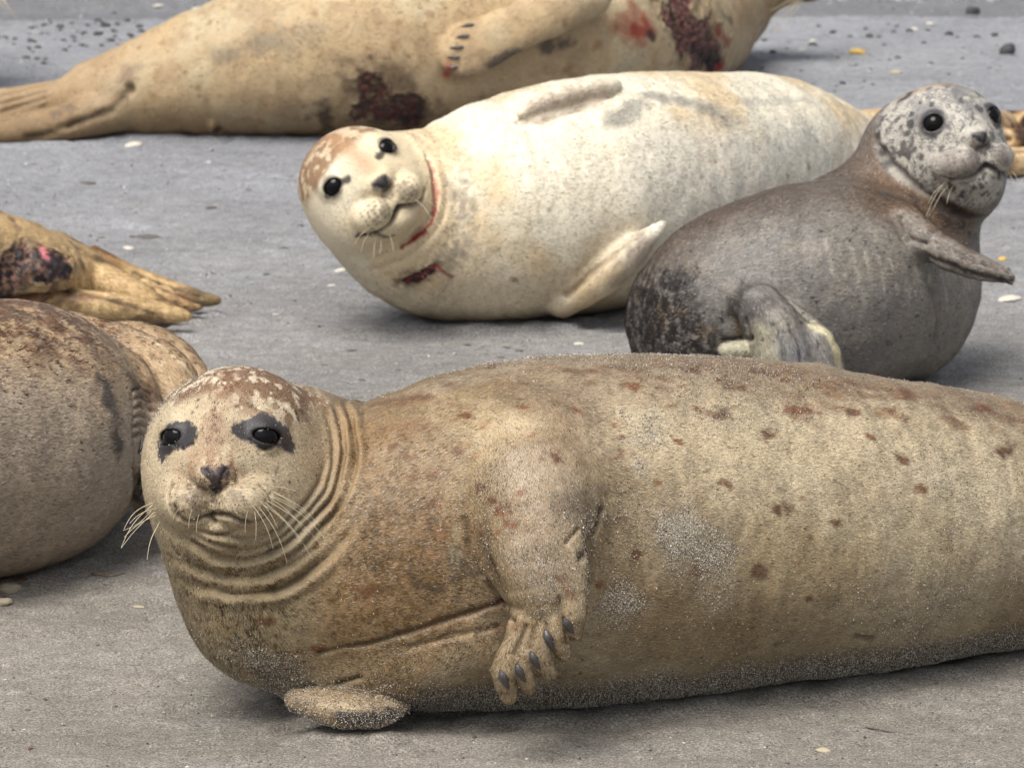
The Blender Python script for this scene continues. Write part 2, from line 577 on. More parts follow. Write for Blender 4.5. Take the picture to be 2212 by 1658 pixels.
class Seal:
    def __init__(s, label, h=0.0035, fine=False):
        s.sh = Shape()
        s.h, s.label, s.fine = h, label, fine
        s.ops = []
        s.kids = []
        s.heads = []
        s.fj = .18
        s.desat = .06
    # stations given as picture-grid (cx, top, bottom[, sink]) resting on the sand
    def station(s, cx, top, bot, sink=0.93, t=None):
        r = (bot - top) / 2; cy = (top + bot) / 2
        if t is None:
            t = CAM_H / (sink * r / FPX - ray(cx, cy)[2])
        return np.append(P(cx, cy, t), r * t / FPX)
    def body(s, st, n=22, k=0.03):
        q = [x if isinstance(x, np.ndarray) else s.station(*x) for x in st]
        s.spine = np.array(q)
        return s.sh.add(Tube(q, n=n, k=k))
    def limb(s, pts, n=8, k=0.02, thin=None, f=1.0, lift=None):
        """pts: (px,py,r_px,off) with off = metres in front of the body surface already built; or (px,py,r_px,None,t)"""
        q = []
        for a in pts:
            t = a[4] if len(a) > 4 else s.sh.depth(a[0], a[1]) - a[3]
            q.append(np.append(P(a[0], a[1], t), a[2] * t / FPX))
        if isinstance(thin, str): thin = -FW
        s.pending = getattr(s, 'pending', [])
        tb = Tube(q, n=n, k=k, thin=thin, f=f)
        s.pending.append(tb)
        return q
    def flush(s):
        for t in getattr(s, 'pending', []):
            s.sh.add(t)
        s.pending = []

    def head(s, px, py, t, scale=1.0, pad=1.0, yaw=0, pitch=0, roll=0, slit=0.62, cheek=1.0, jaw=1.0, neckless=False, eye_r=30):
        u = 6.0 / FPX * scale                       # one head unit in metres
        Rc = np.stack([RT, UP, -FW], 1)
        y, p_, r = radians(yaw), radians(pitch), radians(roll)
        Ry = np.array([[cos(y), 0, sin(y)], [0, 1, 0], [-sin(y), 0, cos(y)]])
        Rx = np.array([[1, 0, 0], [0, cos(p_), -sin(p_)], [0, sin(p_), cos(p_)]])
        Rz = np.array([[cos(r), -sin(r), 0], [sin(r), cos(r), 0], [0, 0, 1]])
        R = Rc @ Rz @ Ry @ Rx
        O = P(px, py, t)
        L = lambda x, yy, z: O + R @ (np.array([x, yy, z]) * u)
        nose = L(0, -50, 240)
        def E(c, rad, k=12, op='add', M=None):
            s.sh.add(Ell(L(*c), R if M is None else R @ M, np.array(rad) * u, k * u, op, nose))
        E((0, 10, -30), (173, 168, 195), 40)
        for sx in (-1, 1):
            E((sx * 68 * cheek, -75, 15), (102, 112, 125), 44)
        E((0, -35, 95), (94, 84, 102), 44)
        E((0, 20, 120), (44, 60, 60), 50)                     # bridge
        E((0, -44, 176), (52, 38, 50), 28)
        E((0, -134 * jaw, 92), (98, 74, 92), 32)             # jaw
        E((0, -176 * jaw, 138), (50, 32, 44) if s.fine else (44, 24, 36), 18 if s.fine else 24)             # chin
        for sx in (-1, 1):
            E((sx * 57 * pad, -116, 172), (60, 50, 58) if s.fine else (56 * pad, 46 * pad, 50), 12 if s.fine else 26)         # whisker pads
            E((sx * 80 * pad, -106, 134), (54, 50, 60), 16)
        E((0, -58, 214), (33, 22, 20), 14)                    # nose
        eyes = []
        for sx in (-1, 1):
            c = (sx * 93, 27, 118)
            # brow and lids
            E((sx * 88, 34, 100), (48, 42, 44), 26)
            E(c, (eye_r + 5, eye_r + 3, eye_r + 4), 14)
            a = radians(sx * 34)
            Mo = np.array([[cos(a), 0, sin(a)], [0, 1, 0], [-sin(a), 0, cos(a)]])
            tilt = radians(-sx * 10)
            Mt = np.array([[cos(tilt), -sin(tilt), 0], [sin(tilt), cos(tilt), 0], [0, 0, 1]])
            f = Mo @ np.array([0, 0, 1.0])
            cc = np.array(c) + f * (eye_r * 0.95)
            E(tuple(cc), (eye_r * 1.0, eye_r * slit, eye_r * 1.0), 4, 'sub', Mo @ Mt)
            eyes.append((L(*c), eye_r * u * 0.985))
        hd = dict(O=O, R=R, u=u, L=L, nose=nose, eyes=eyes)
        s.heads.append(hd)
        for c, r in eyes:
            s.kids.append(('eye', sphere_mesh(c, r), M_EYE))
        return hd

    # ---- detail operations, run on the finished vertices
    def groove(s, pts, w, depth, dark=0.0, darkcol=(60, 48, 38), n=None):
        s.ops.append(('groove', pts, w, depth, dark, darkcol))
    def paint(s, pts, r, color, a=1.0, soft=0.6, nz=0.35, nf=60.0, stretch=None):
        s.ops.append(('paint', pts, r, color, a, soft, nz, nf))
    def sore(s, pts, r, pal, amp=.004, gloss=.8):
        s.ops.append(('sore', pts, r, pal, amp, gloss))
    def sandy(s, pts, r, a=1.0):
        s.ops.append(('sand', pts, r, a))
    def bare(s, pts, r, a=1.0):
        s.ops.append(('bare', pts, r, a))

    def build(s, base, loc=None, lo=None, hi=None, fur=0, furlen=0.010, furw=0.0011, far=False, grains=0):
        s.flush()
        if lo is None:
            a = np.array([pr.bc - pr.br for pr in s.sh.prims if pr.op == 'add']).min(0) - 0.02
            b = np.array([pr.bc + pr.br for pr in s.sh.prims if pr.op == 'add']).max(0) + 0.02
            # tighter: tube boxes
            A, Bx = [], []
            for pr in s.sh.prims:
                if pr.op != 'add': continue
                if isinstance(pr, Tube):
                    A.append((pr.c - pr.r[:, None]).min(0)); Bx.append((pr.c + pr.r[:, None]).max(0))
                else:
                    A.append(pr.bc - pr.br); Bx.append(pr.bc + pr.br)
            lo = np.min(A, 0) - 0.03; hi = np.max(Bx, 0) + 0.03
        lo[2] = max(lo[2], -0.03)
        V, Q = s.sh.mesh(s.h, lo, hi)
        V = smooth(V, Q, 1, 0.5)
        Nn = vnormals(V, Q)
        nv = len(V)
        # fur direction
        for pr in s.sh.prims:
            if isinstance(pr, Ell) and pr.dsrc is None and s.heads:
                pr.dsrc = s.heads[0]['nose']
        wd = np.zeros((nv, 3)); 
        for pr in s.sh.prims:
            if pr.op != 'add': continue
            m = np.linalg.norm(V - pr.bc, axis=1) < pr.br + 0.06
            if not m.any(): continue
            d, dv = pr.dist(V[m], True)
            wd[m] += dv * np.exp(-np.clip(d, -0.01, 1) / 0.012)[:, None]
        wd -= Nn * (wd * Nn).sum(1)[:, None]
        FD = wd / (np.linalg.norm(wd, axis=1)[:, None] + 1e-9)
        px, py, tt = project(V)
        C = np.tile(np.array([0.4, 0.35, 0.25]), (nv, 1))
        sandm = np.zeros(nv); barem = np.zeros(nv); disp = np.zeros(nv); nofur = np.zeros(nv); pepper = np.zeros(nv); flen = np.ones(nv); c2 = np.tile(lin((110, 80, 56)), (nv, 1)); w2 = np.zeros(nv)
        ctx = dict(V=V, N=Nn, px=px, py=py, t=tt, C=C, sand=sandm, bare=barem, disp=disp, FD=FD, pepper=pepper, flen=flen, c2=c2, w2=w2)
        ctx['disp'] += (fbm(V, 8, 3, 61) - .5) * .010 + (fbm(V * np.array([1.6, 1, 1]), 26, 3, 62) - .5) * .0035
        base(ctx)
        C, sandm, barem, disp = ctx['C'], ctx['sand'], ctx['bare'], ctx['disp']
        n_big = fbm(V, 60, 3, 3) - 0.5
        allp = [np.array(o[1], float) for o in s.ops if o[0] != 'func']
        Hall = s.sh.hit(np.vstack(allp)) if allp else None
        cur = [0]
        def poly_dist(pts, maxr):
            H = Hall[cur[0]:cur[0] + len(pts)]
            cur[0] += len(pts)
            if len(H) == 1: H = np.vstack([H, H + 1e-5])
            lo_, hi_ = H.min(0) - maxr, H.max(0) + maxr
            m = np.nonzero(((V > lo_) & (V < hi_)).all(1))[0]
            d = np.full(len(m), 1e9); W = V[m]
            for a, b in zip(H[:-1], H[1:]):
                ab = b - a
                u_ = np.clip(((W - a) @ ab) / (ab @ ab + 1e-12), 0, 1)
                v_ = W - a - u_[:, None] * ab
                d = np.minimum(d, np.sqrt((v_ * v_).sum(1)))
            sc = ((H[0] - EYE) @ FW) / FPX
            return m, d / sc, sc          # distance in picture-grid px
        for op in s.ops:
            if op[0] == 'groove':
                _, pts, w, dep, dark, dc = op
                m, d, sc = poly_dist(pts, w * 3 * 8 / FPX)
                if not len(m): continue
                d = np.abs(d + (fbm(V[m], 45, 3, 33) - .5) * w * 1.6)
                g = np.exp(-(d / w) ** 2) * (.55 + .9 * sstep(.3, .65, fbm(V[m], 20, 2, 34)))
                g = np.minimum(g, 1)
                disp[m] -= g * dep * sc
                if dark > .6 and dep > 0:
                    nofur[m] = np.maximum(nofur[m], sstep(.3, .7, g))
                if dark:
                    g2 = (np.exp(-(d / (w * 1.1)) ** 2) * dark)[:, None]
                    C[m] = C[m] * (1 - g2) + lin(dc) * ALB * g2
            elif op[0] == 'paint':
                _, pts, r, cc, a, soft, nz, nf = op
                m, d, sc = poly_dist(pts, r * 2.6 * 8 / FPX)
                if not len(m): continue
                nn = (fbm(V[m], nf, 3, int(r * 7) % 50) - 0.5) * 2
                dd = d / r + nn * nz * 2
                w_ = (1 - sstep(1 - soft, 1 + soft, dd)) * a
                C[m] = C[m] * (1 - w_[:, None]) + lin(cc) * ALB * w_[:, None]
            elif op[0] == 'sand':
                m, d, sc = poly_dist(op[1], op[2] * 2 * 8 / FPX)
                sandm[m] = np.maximum(sandm[m], (1 - sstep(0.0, 1.35, d / op[2] + (fbm(V[m], 30, 4, 8) - .5) * 2.4)) * op[3])
            elif op[0] == 'bare':
                m, d, sc = poly_dist(op[1], op[2] * 2 * 8 / FPX)
                barem[m] = np.maximum(barem[m], (1 - sstep(0.7, 1.1, d / op[2])) * op[3])
            elif op[0] == 'sore':
                _, pts, r, pal, amp, gloss = op
                m, d, sc = poly_dist(pts, r * 2.2 * 8 / FPX)
                if not len(m): continue
                W = V[m]
                edge = d / r + (fbm(W, 28, 5, 71, .6) - .5) * 2.6
                w_ = 1 - sstep(.70, 1.0, edge)
                halo = (1 - sstep(.9, 1.6, edge)) * .45
                C[m] = C[m] * (1 - halo[:, None] * .6)
                q = fbm(W, 70, 4, 72)
                q = np.clip((q - .28) / .44, 0, .999) * len(pal)
                pc = np.array([lin(x) for x in pal]) * ALB
                i0 = q.astype(int); i1 = np.minimum(i0 + 1, len(pal) - 1)
                col_ = mixv(pc[i0], pc[i1], sstep(.5, 1, q - i0))
                C[m] = mixv(C[m], col_, w_)
                disp[m] += ((fbm(W, 85, 3, 73) - .55) * 2 * w_ + np.exp(-((edge - .95) / .12) ** 2) * .5) * amp
                nofur[m] = np.maximum(nofur[m], w_)
                barem[m] = np.maximum(barem[m], w_ * gloss)
            elif op[0] == 'func':
                op[1](ctx)
        ds = s.desat
        Cf = C * (1 - ds) + (C @ np.array([.3, .6, .1]))[:, None] * ds
        C[:] = mixv(C, c2, w2 * .45)
        lum = (C @ np.array([.3, .6, .1]))[:, None]
        C[:] = C * (1 - s.desat) + lum * s.desat
        V2 = V + Nn * disp[:, None]
        todo = getattr(s, 'todo', [])
        if todo:
            HH = s.sh.hit([(q[1], q[2]) for q in todo])
            for q, h_ in zip(todo, HH):
                if q[0] == 'claw':
                    hh = h_ - FW * q[6] if q[7] is None else P(q[1], q[2], q[7])
                    s._claw(hh, *q[1:])
                else:
                    s._whisker(h_ + FW * .002 if q[7] is None else P(q[1], q[2], q[7]), *q[3:])
        root = empty("seal", tuple(np.append(V[:, :2].mean(0), 0.0)) if loc is None else loc)
        tag(root, s.label, "seal")
        me = make_mesh("body", V2, Q)
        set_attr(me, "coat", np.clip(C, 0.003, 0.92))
        set_attr(me, "sand", np.clip(sandm, 0, 1), 'FLOAT')
        set_attr(me, "bare", barem, 'FLOAT')
        link("body", me, root, M_COATF if far else M_COAT)
        if fur:
            s.make_fur(root, V2, Q, FD, Cf, sandm, np.maximum(barem, nofur), fur, furlen, furw, pepper, flen, c2, w2)
            if grains:
                s.make_grains(root, V2, Q, sandm, grains)
        for nm, me2, mat in s.kids:
            link(nm, me2, root, mat)
        s.V, s.C = V2, C
        return root

    def make_grains(s, root, V, Q, sandm, n):
        rng = np.random.default_rng(5)
        Nn = vnormals(V, Q)
        px, py, _ = project(V)
        vd = EYE - V; vd /= np.linalg.norm(vd, axis=1)[:, None]
        w = np.where(((Nn * vd).sum(1) > -.1) & (px > -60) & (px < 2270) & (V[:, 2] > .003), .008 + sandm ** 1.8, 0)
        f = rng.choice(len(V), n, p=w / w.sum())
        c = V[f] + (lambda j: j - Nn[f] * (j * Nn[f]).sum(1)[:, None])(rng.normal(0, .0022, (n, 3))) + Nn[f] * rng.uniform(.0004, .0022, (n, 1))
        r = .00038 * np.exp(rng.normal(0, .28, (n, 1)))
        T = np.array([(1, 1, 1), (1, -1, -1), (-1, 1, -1), (-1, -1, 1)]) / 1.2
        R = rng.normal(0, 1, (n, 3)); R /= np.linalg.norm(R, axis=1)[:, None]
        VV = np.stack([c + (T[k] + R * .8 * ((k % 2) * 2 - 1)) * r for k in range(4)], 1).reshape(-1, 3)
        b = np.arange(n)[:, None] * 4
        TT = np.concatenate([b + np.array([[0, 1, 2]]), b + np.array([[0, 3, 1]]), b + np.array([[0, 2, 3]]), b + np.array([[1, 3, 2]])], 0)
        me = make_mesh("sand_grains", VV, TT, False)
        g = rng.random((n, 1))
        wh = .42 + .45 * sstep(1.0, 1.6, sandm[f])[:, None]
        base = np.where(g < wh, np.array([.70, .66, .58]), np.where(g < wh + .28 * (1 - wh) * 1.7, np.array([.36, .31, .25]), np.array([.06, .055, .05])))
        set_attr(me, "coat", np.repeat(base, 4, 0))
        o = link("sand_grains", me, root, M_FUR)
        o["kind"] = "stuff"

    def make_fur(s, root, V, Q, FD, C, sandm, barem, n, ln, w, pepper, flen, c2, w2):
        rng = np.random.default_rng(11)
        Nn = vnormals(V, Q)
        tri = np.vstack([Q[:, [0, 1, 2]], Q[:, [0, 2, 3]]])
        a, b, c = V[tri[:, 0]], V[tri[:, 1]], V[tri[:, 2]]
        ar = np.linalg.norm(np.cross(b - a, c - a), axis=1)
        vd = EYE - a; vd /= np.linalg.norm(vd, axis=1)[:, None]
        px, py, _ = project(a)
        face = (Nn[tri[:, 0]] * vd).sum(1)
        ok = (face > -0.25) & (px > -120) & (px < 2330) & (py > -120) & (a[:, 2] > 0.004) & (barem[tri[:, 0]] < 0.5)
        pr = np.where(ok, ar, 0); pr /= pr.sum()
        f = rng.choice(len(tri), n, p=pr)
        u = rng.random(n); v = rng.random(n)
        fl = u + v > 1; u[fl] = 1 - u[fl]; v[fl] = 1 - v[fl]
        T = tri[f]
        wgt = np.stack([1 - u - v, u, v], 1)
        root_p = (V[T] * wgt[..., None]).sum(1)
        nn = (Nn[T] * wgt[..., None]).sum(1)
        fd = (FD[T] * wgt[..., None]).sum(1)
        cc = (C[T] * wgt[..., None]).sum(1)
        sd = (sandm[T] * wgt).sum(1)
        fd = fd + rng.normal(0, 0.10, fd.shape) + nn * rng.uniform(0.04, 0.17, (n, 1))
        # clumps lean together
        cl = np.stack([fbm(root_p, 70, 2, 60 + k) - 0.5 for k in range(3)], 1)
        fd = fd + cl * 0.45
        fd /= np.linalg.norm(fd, axis=1)[:, None]
        side = np.cross(fd, nn); side /= np.linalg.norm(side, axis=1)[:, None] + 1e-9
        L = ln * rng.uniform(0.6, 1.3, (n, 1)) * (flen[T] * wgt).sum(1)[:, None]; W = w * rng.uniform(0.6, 1.2, (n, 1))
        p0 = root_p - side * W / 2 + nn * 0.0002
        p1 = root_p + side * W / 2 + nn * 0.0002
        p2 = root_p + fd * L
        VV = np.stack([p0, p1, p2], 1).reshape(-1, 3)
        TT = np.arange(n * 3).reshape(n, 3)
        me = make_mesh("fur", VV, TT)
        br = np.exp(rng.normal(0, s.fj, (n, 1))) 
        cl2 = 0.80 + 0.42 * fbm(root_p, 130, 2, 77)[:, None]
        nz2 = fbm(root_p * np.array([1, 1, .8]), 150, 3, 83) + rng.normal(0, .03, n)
        t2 = (w2[T] * wgt).sum(1)
        use2 = sstep(-.02, .03, t2 * .60 + .20 - nz2)[:, None] * (t2 > .02)[:, None]
        cc = cc * (1 - use2) + (c2[T] * wgt[..., None]).sum(1) * use2
        base = cc * br * cl2
        dark = rng.random(n) < 0.045 + 0.42 * (pepper[T] * wgt).sum(1)
        base[dark] = base[dark] * 0.22 + .01
        grain = rng.random(n) < 0.015 + 0.10 * sd
        base[grain] = base[grain] * 0.4 + 0.32
        tip = base * 1.18
        CO = np.stack([base * 0.85, base * 0.85, tip], 1).reshape(-1, 3)
        set_attr(me, "coat", np.clip(CO, 0.003, 0.95))
        nj = nn + rng.normal(0, 0.16, nn.shape) + fd * 0.15
        nj /= np.linalg.norm(nj, axis=1)[:, None]
        me.normals_split_custom_set_from_vertices(np.repeat(nj, 3, 0).tolist())
        o = link("fur", me, root, M_FUR)
        o["kind"] = "stuff"
        return o

    def claw(s, px, py, ang, L, W, off=0.004, t=None):
        """a horny claw: curved, ridged cone lying on the toe; ang in picture degrees (0 = right, 90 = down)"""
        s.todo = getattr(s, 'todo', [])
        s.todo.append(('claw', px, py, ang, L, W, off, t))
    def _claw(s, c, px, py, ang, L, W, off, t):
        sc = ((c - EYE) @ FW) / FPX
        a = radians(ang)
        d = RT * cos(a) - UP * sin(a)
        e = 1e-3
        g = np.array([s.sh.ev((c + e * k)[None])[0] - s.sh.ev((c - e * k)[None])[0] for k in np.eye(3)])
        n = nrm(g) if np.linalg.norm(g) > 1e-9 else -FW
        d = nrm(d - n * (d @ n))
        sd = np.cross(d, n)
        Lm, Wm = L * sc, W * sc
        Vv, Fq = [], []
        m, kx = 9, 10
        for i in range(m):
            u = i / (m - 1)
            w = Wm * 0.5 * (min(1.0, (0.25 + u * 3) ) * (1 - u) ** 0.75 * 1.05 + 0.03)
            cen = c + d * Lm * (u - 0.5) + n * (0.35 * Wm * sin(pi * u) ** 0.8 - 0.12 * Lm * u * u)
            for j in range(kx):
                b_ = 2 * pi * j / kx
                Vv.append(cen + sd * w * cos(b_) + n * w * 0.75 * sin(b_))
        for i in range(m - 1):
            for j in range(kx):
                Fq.append((i * kx + j, i * kx + (j + 1) % kx, (i + 1) * kx + (j + 1) % kx, (i + 1) * kx + j))
        s.kids.append(('claw', make_mesh("claw", np.array(Vv), np.array(Fq)), M_CLAW))

    def whisker(s, a, b, bend, wpx=1.1, t0=None, dt=0.0, bend2=0.0):
        """stiff hair from a to b (picture grid), bend = sideways sag in px"""
        s.todo = getattr(s, 'todo', [])
        s.todo.append(('whisker', a[0], a[1], a, b, bend, wpx, t0, dt, bend2))
    def _whisker(s, A, a, b, bend, wpx, t0, dt, bend2):
        ta = (A - EYE) @ FW
        Bp = P(b[0], b[1], ta - dt)
        sc = ta / FPX
        d = np.array(b, float) - a
        nrm2 = np.array([-d[1], d[0]]) / (np.hypot(*d) + 1e-9)
        Vv, Fq = [], []
        m, kx = 14, 5
        pts = []
        for i in range(m):
            u = i / (m - 1)
            off = bend * sin(pi * u) * 0.9 + bend2 * u * u
            p = A * (1 - u) + Bp * u + (RT * nrm2[0] - UP * nrm2[1]) * off * sc
            p = p - FW * 0.006 * sin(pi * u)
            pts.append(p)
        pts = np.array(pts)
        for i in range(m):
            u = i / (m - 1)
            tdir = nrm(pts[min(i + 1, m - 1)] - pts[max(i - 1, 0)])
            s1 = nrm(np.cross(tdir, FW)); s2 = np.cross(tdir, s1)
            w = wpx * sc * (1 - 0.55 * u) * (1 + 0.15 * sin(i * 2.6))
            for j in range(kx):
                b_ = 2 * pi * j / kx
                Vv.append(pts[i] + s1 * w * cos(b_) + s2 * w * sin(b_))
        for i in range(m - 1):
            for j in range(kx):
                Fq.append((i * kx + j, i * kx + (j + 1) % kx, (i + 1) * kx + (j + 1) % kx, (i + 1) * kx + j))
        s.kids.append(('whisker', make_mesh("whisker", np.array(Vv), np.array(Fq)), M_WHISK))

def sphere_mesh(c, r, nu=32, nv=20):
    V, Q = [], []
    for i in range(nv + 1):
        th = 0.001 + (pi - 0.002) * i / nv
        for j in range(nu):
            ph = 2 * pi * j / nu
            V.append(c + r * np.array([sin(th) * cos(ph), sin(th) * sin(ph), cos(th)]))
    for i in range(nv):
        for j in range(nu):
            Q.append((i * nu + j, (i + 1) * nu + j, (i + 1) * nu + (j + 1) % nu, i * nu + (j + 1) % nu))
    return make_mesh("eye", np.array(V), np.array(Q))

def mixv(a, b, w):
    return a * (1 - w[:, None]) + b * w[:, None]
#==SEALS==
# ------------------------------------------------------------------ seals
def zz(pts, k, ox, oy):
    """points noted on an enlarged crop -> picture grid"""
    return [(x * k + ox, y * k + oy) for x, y in pts]

def face_detail(s, hd, dark=(42, 40, 44), mouth=True, lipdark=0.75, sc=1.0):
    """mouth, philtrum and nostril creases laid out in the head's own frame"""
    L, R, u = hd['L'], hd['R'], hd['u']
    def proj(pts):
        W = np.array([L(*p) for p in pts])
        a, b, _ = project(W)
        return list(zip(a, b))
    k = sc
    s.groove(proj([(0, -72, 240), (0, -105, 232), (0, -146, 212)]), 3.2 * k, 4.5 * k, 0.5)
    for sx in (-1, 1):
        s.groove(proj([(sx * 2, -144, 216), (sx * 28, -158, 214), (sx * 58, -168, 198), (sx * 90, -162, 170), (sx * 112, -146, 142)]),
                 5.0 * k, 12 * k, .95, (40, 32, 28))
        s.groove(proj([(sx * 10, -72, 236), (sx * 17, -55, 230), (sx * 27, -46, 222)]), 3.6 * k, 6 * k, 0.9, (25, 22, 24))
    s.paint(proj([(0, -60, 236), (0, -78, 236)]), 16 * k, dark, 0.9, 0.45, 0.12)
    s.paint(proj([(-20, -50, 224), (20, -50, 224)]), 12 * k, dark, 0.9, 0.5, 0.12)
    # whisker pores in rows
    rng = random.Random(4)
    for sx in (-1, 1):
        for row in range(5):
            for q in range(6):
                x = sx * (26 + q * 14 + rng.uniform(-3, 3)); y = -86 - row * 14 + rng.uniform(-3, 3)
                z = 225 - abs(x) * 0.25 - max(0, abs(x) - 60) * 0.8
                s.paint(proj([(x, y, z)]), 3.2 * k, (70, 58, 48), 0.6, 0.5, 0.2)
    for sx in (-1, 1):
        s.paint(proj([(sx * 34, -98, 232), (sx * 52, -128, 226)]), 17 * k, (112, 98, 84), .6, .9, 1.0, 130)
    return proj

# ================================================================== A: the near seal
def seal_a():
    s = Seal("big spotted tan seal nearest the camera, lying on its side with one flipper raised", 0.0025, True)
    s.body([s.station(470, 835, 1165, t=6.02), s.station(590, 870, 1330, t=6.08), s.station(700, 868, 1492, t=6.16), s.station(860, 862, 1540),
            s.station(1070, 790, 1540), s.station(1300, 764, 1528), s.station(1560, 770, 1495), s.station(1850, 806, 1460),
            s.station(2212, 868, 1402), s.station(2600, 960, 1340), s.station(2900, 1060, 1300)], n=26, k=0.03)
    hd = s.head(507, 968, 6.0, 1.0, yaw=-11, pitch=0, roll=1, slit=0.44, eye_r=35)
    s.sh.add(Ell(P(655, 905, 6.09), np.eye(3), (.045, .05, .035), .05))
    # throat and chest fullness
    s.sh.add(Ell(P(480, 1130, 6.0), np.eye(3), (0.078, 0.08, 0.10), 0.05))
    s.sh.add(Ell(P(560, 1280, 6.06), np.eye(3), (0.095, 0.09, 0.11), 0.06))
    # shoulder of raised flipper
    s.limb([(1165, 990, 110, -0.05), (1160, 1090, 135, -0.035), (1160, 1190, 108, -0.01)], n=6, k=0.05)
    s.flush()
    t1 = s.sh.depth(1165, 1150) - .012
    s.desat = .13
    s.limb([(1140, 1060, 104, None, t1 + 0.070), (1152, 1130, 108, None, t1 + 0.034), (1163, 1205, 98, None, t1 + 0.004), (1174, 1270, 80, None, t1 - 0.002),
            (1180, 1318, 58, None, t1 + 0.006)], n=10, k=0.022, thin='view', f=0.75)
    s.flush()
    tf = t1 - 0.010
    # palm fan and five toes (picture grid)
    toes = [((1150, 1330), (1090, 1450), (1099, 1502), 32, 21),
            ((1165, 1340), (1126, 1436), (1143, 1482), 28, 19),
            ((1180, 1335), (1162, 1410), (1186, 1452), 29, 20),
            ((1200, 1315), (1200, 1368), (1218, 1410), 29, 20),
            ((1222, 1270), (1234, 1330), (1244, 1368), 29, 20)]
    for a, b, c, r0, r1 in toes:
        s.limb([(a[0], a[1] - 24, r0 + 10, None, tf + .012), ((a[0] + b[0]) / 2, (a[1] + b[1]) / 2, r0, None, tf - 0.004), (b[0], b[1], r0 - 3, None, tf - 0.008), (c[0], c[1], r1 * 0.8, None, tf)],
               n=6, k=0.004, thin='view', f=0.85)
    s.limb([(1225, 1200, 36, None, tf + 0.01), (1236, 1260, 30, None, tf), (1238, 1320, 24, None, tf)], n=5, k=0.015)
    s.flush()
    # lower flipper: arm ridge under the chest and the flat paw on the sand
    s.limb([(1040, 1400, 50, -0.02), (900, 1440, 52, -0.02), (760, 1470, 45, -0.015), (660, 1480, 35, -0.01)], n=8, k=0.04)
    s.flush()
    t0 = (CAM_H - 0.02) / -ray(640, 1515)[2]
    def onsand(px, py, r, z):
        t = (CAM_H - z) / -ray(px, py)[2]
        return (px, py, r, None, t)
    s.limb([onsand(648, 1512, 30, .045), onsand(700, 1522, 44, .04), onsand(765, 1532, 46, .036), onsand(820, 1534, 36, .034), onsand(868, 1526, 15, .034)], n=10, k=0.006,
           thin=nrm((0, -0.35, 1)), f=0.8)
    s.flush()
    # neck folds: rolls of loose skin round the head
    Hc = P(515, 962, 6.0)
    K = 6.0 / FPX
    hdR, u = hd['R'], hd['u']
    def folds(c):
        V, px, py = c['V'], c['px'], c['py']
        v = V - Hc
        wob = (fbm(V, 12, 3, 91) - 0.5) * 30
        d = np.hypot(px - 515, (py - 962) * 0.93) + wob
        ang = np.degrees(np.arctan2(py - 962, px - 515))       # 0 right, 90 down
        fr = sstep(-40, -5, ang) * (1 - sstep(95, 140, ang)) * (.55 + .9 * sstep(.35, .6, fbm(V, 11, 2, 95)))
        near = c['t'] < 6.3
        for rr, w, dp, a0, a1 in ((186, 7, 5, 20, 110), (203, 7, 7, -10, 118), (222, 8, 12, -8, 125), (246, 8, 12, -14, 62), (262, 9, 6, 50, 120), (296, 9, 9, 40, 100)):
            m = fr * sstep(a0 - 25, a0 + 10, ang) * (1 - sstep(a1 - 15, a1 + 20, ang)) * near
            g = np.exp(-((d - rr) / w) ** 2)
            c['disp'] -= g * dp * K * m
            b = np.exp(-((d - rr - w * 1.7) / (w * 1.2)) ** 2)
            c['disp'] += b * dp * 0.8 * K * m
            wd = (g * m * 0.42)[:, None]
            c['C'][:] = c['C'] * (1 - wd) + lin((92, 78, 58)) * ALB * wd
    s.ops.append(('func', folds))

    def base(c):
        V, n, px, py = c['V'], c['N'], c['px'], c['py']
        C = c['C']
        f1 = fbm(V, 5, 4, 1); f2 = fbm(V * np.array([.6, 1, 1]), 16, 4, 2); f3 = fbm(V * np.array([.5, 1, 1]), 60, 3, 3)
        C[:] = lin((214, 196, 162)) * ALB
        C[:] = mixv(C, lin((172, 150, 114)) * ALB, sstep(.40, .66, f1))
        C[:] = mixv(C, lin((214, 202, 172)) * ALB, sstep(.52, .75, f2) * .6)
        # darker saddle along the back
        C[:] = mixv(C, lin((156, 132, 104)) * ALB, sstep(0.2, 0.95, n[:, 2] + (f2 - .5) * .9) * sstep(640, 820, px) * 0.75)
        C[:] = mixv(C, lin((140, 118, 88)) * ALB, sstep(.5, .62, f3) * .35)
        # olive brown shoulder/chest
        ch = sstep(640, 760, px) * (1 - sstep(980, 1260, px)) * sstep(.38, .6, f2 + .1)
        C[:] = mixv(C, lin((150, 122, 78)) * ALB, ch * .6)
        # wet sand caked along the belly side
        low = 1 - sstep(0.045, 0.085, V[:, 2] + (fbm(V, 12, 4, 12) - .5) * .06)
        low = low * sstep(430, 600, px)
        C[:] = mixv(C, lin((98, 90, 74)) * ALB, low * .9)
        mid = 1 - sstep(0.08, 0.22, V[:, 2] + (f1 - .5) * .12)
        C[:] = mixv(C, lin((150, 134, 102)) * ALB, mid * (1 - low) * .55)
        c['sand'][:] = np.maximum(low * .9, .08 + .35 * sstep(.55, .7, fbm(V, 7, 3, 22)))
        # head: paler and warmer with brown crown
        hq = (V - hd['O']) @ hd['R'] / hd['u']
        dh = np.linalg.norm(hq, axis=1)
        hm = 1 - sstep(215, 300, dh + (px - 505) * 0.12)
        C[:] = mixv(C, lin((210, 190, 154)) * ALB, hm * .85)
        fr = fbm(V * np.array([1.6, 1, .6]), 70, 4, 15)
        crown = hm * sstep(62, 120, hq[:, 1] + .12 * hq[:, 0] + (fbm(V, 25, 3, 44) - .5) * 110)
        C[:] = mixv(C, lin((134, 98, 70)) * ALB, crown * .9)
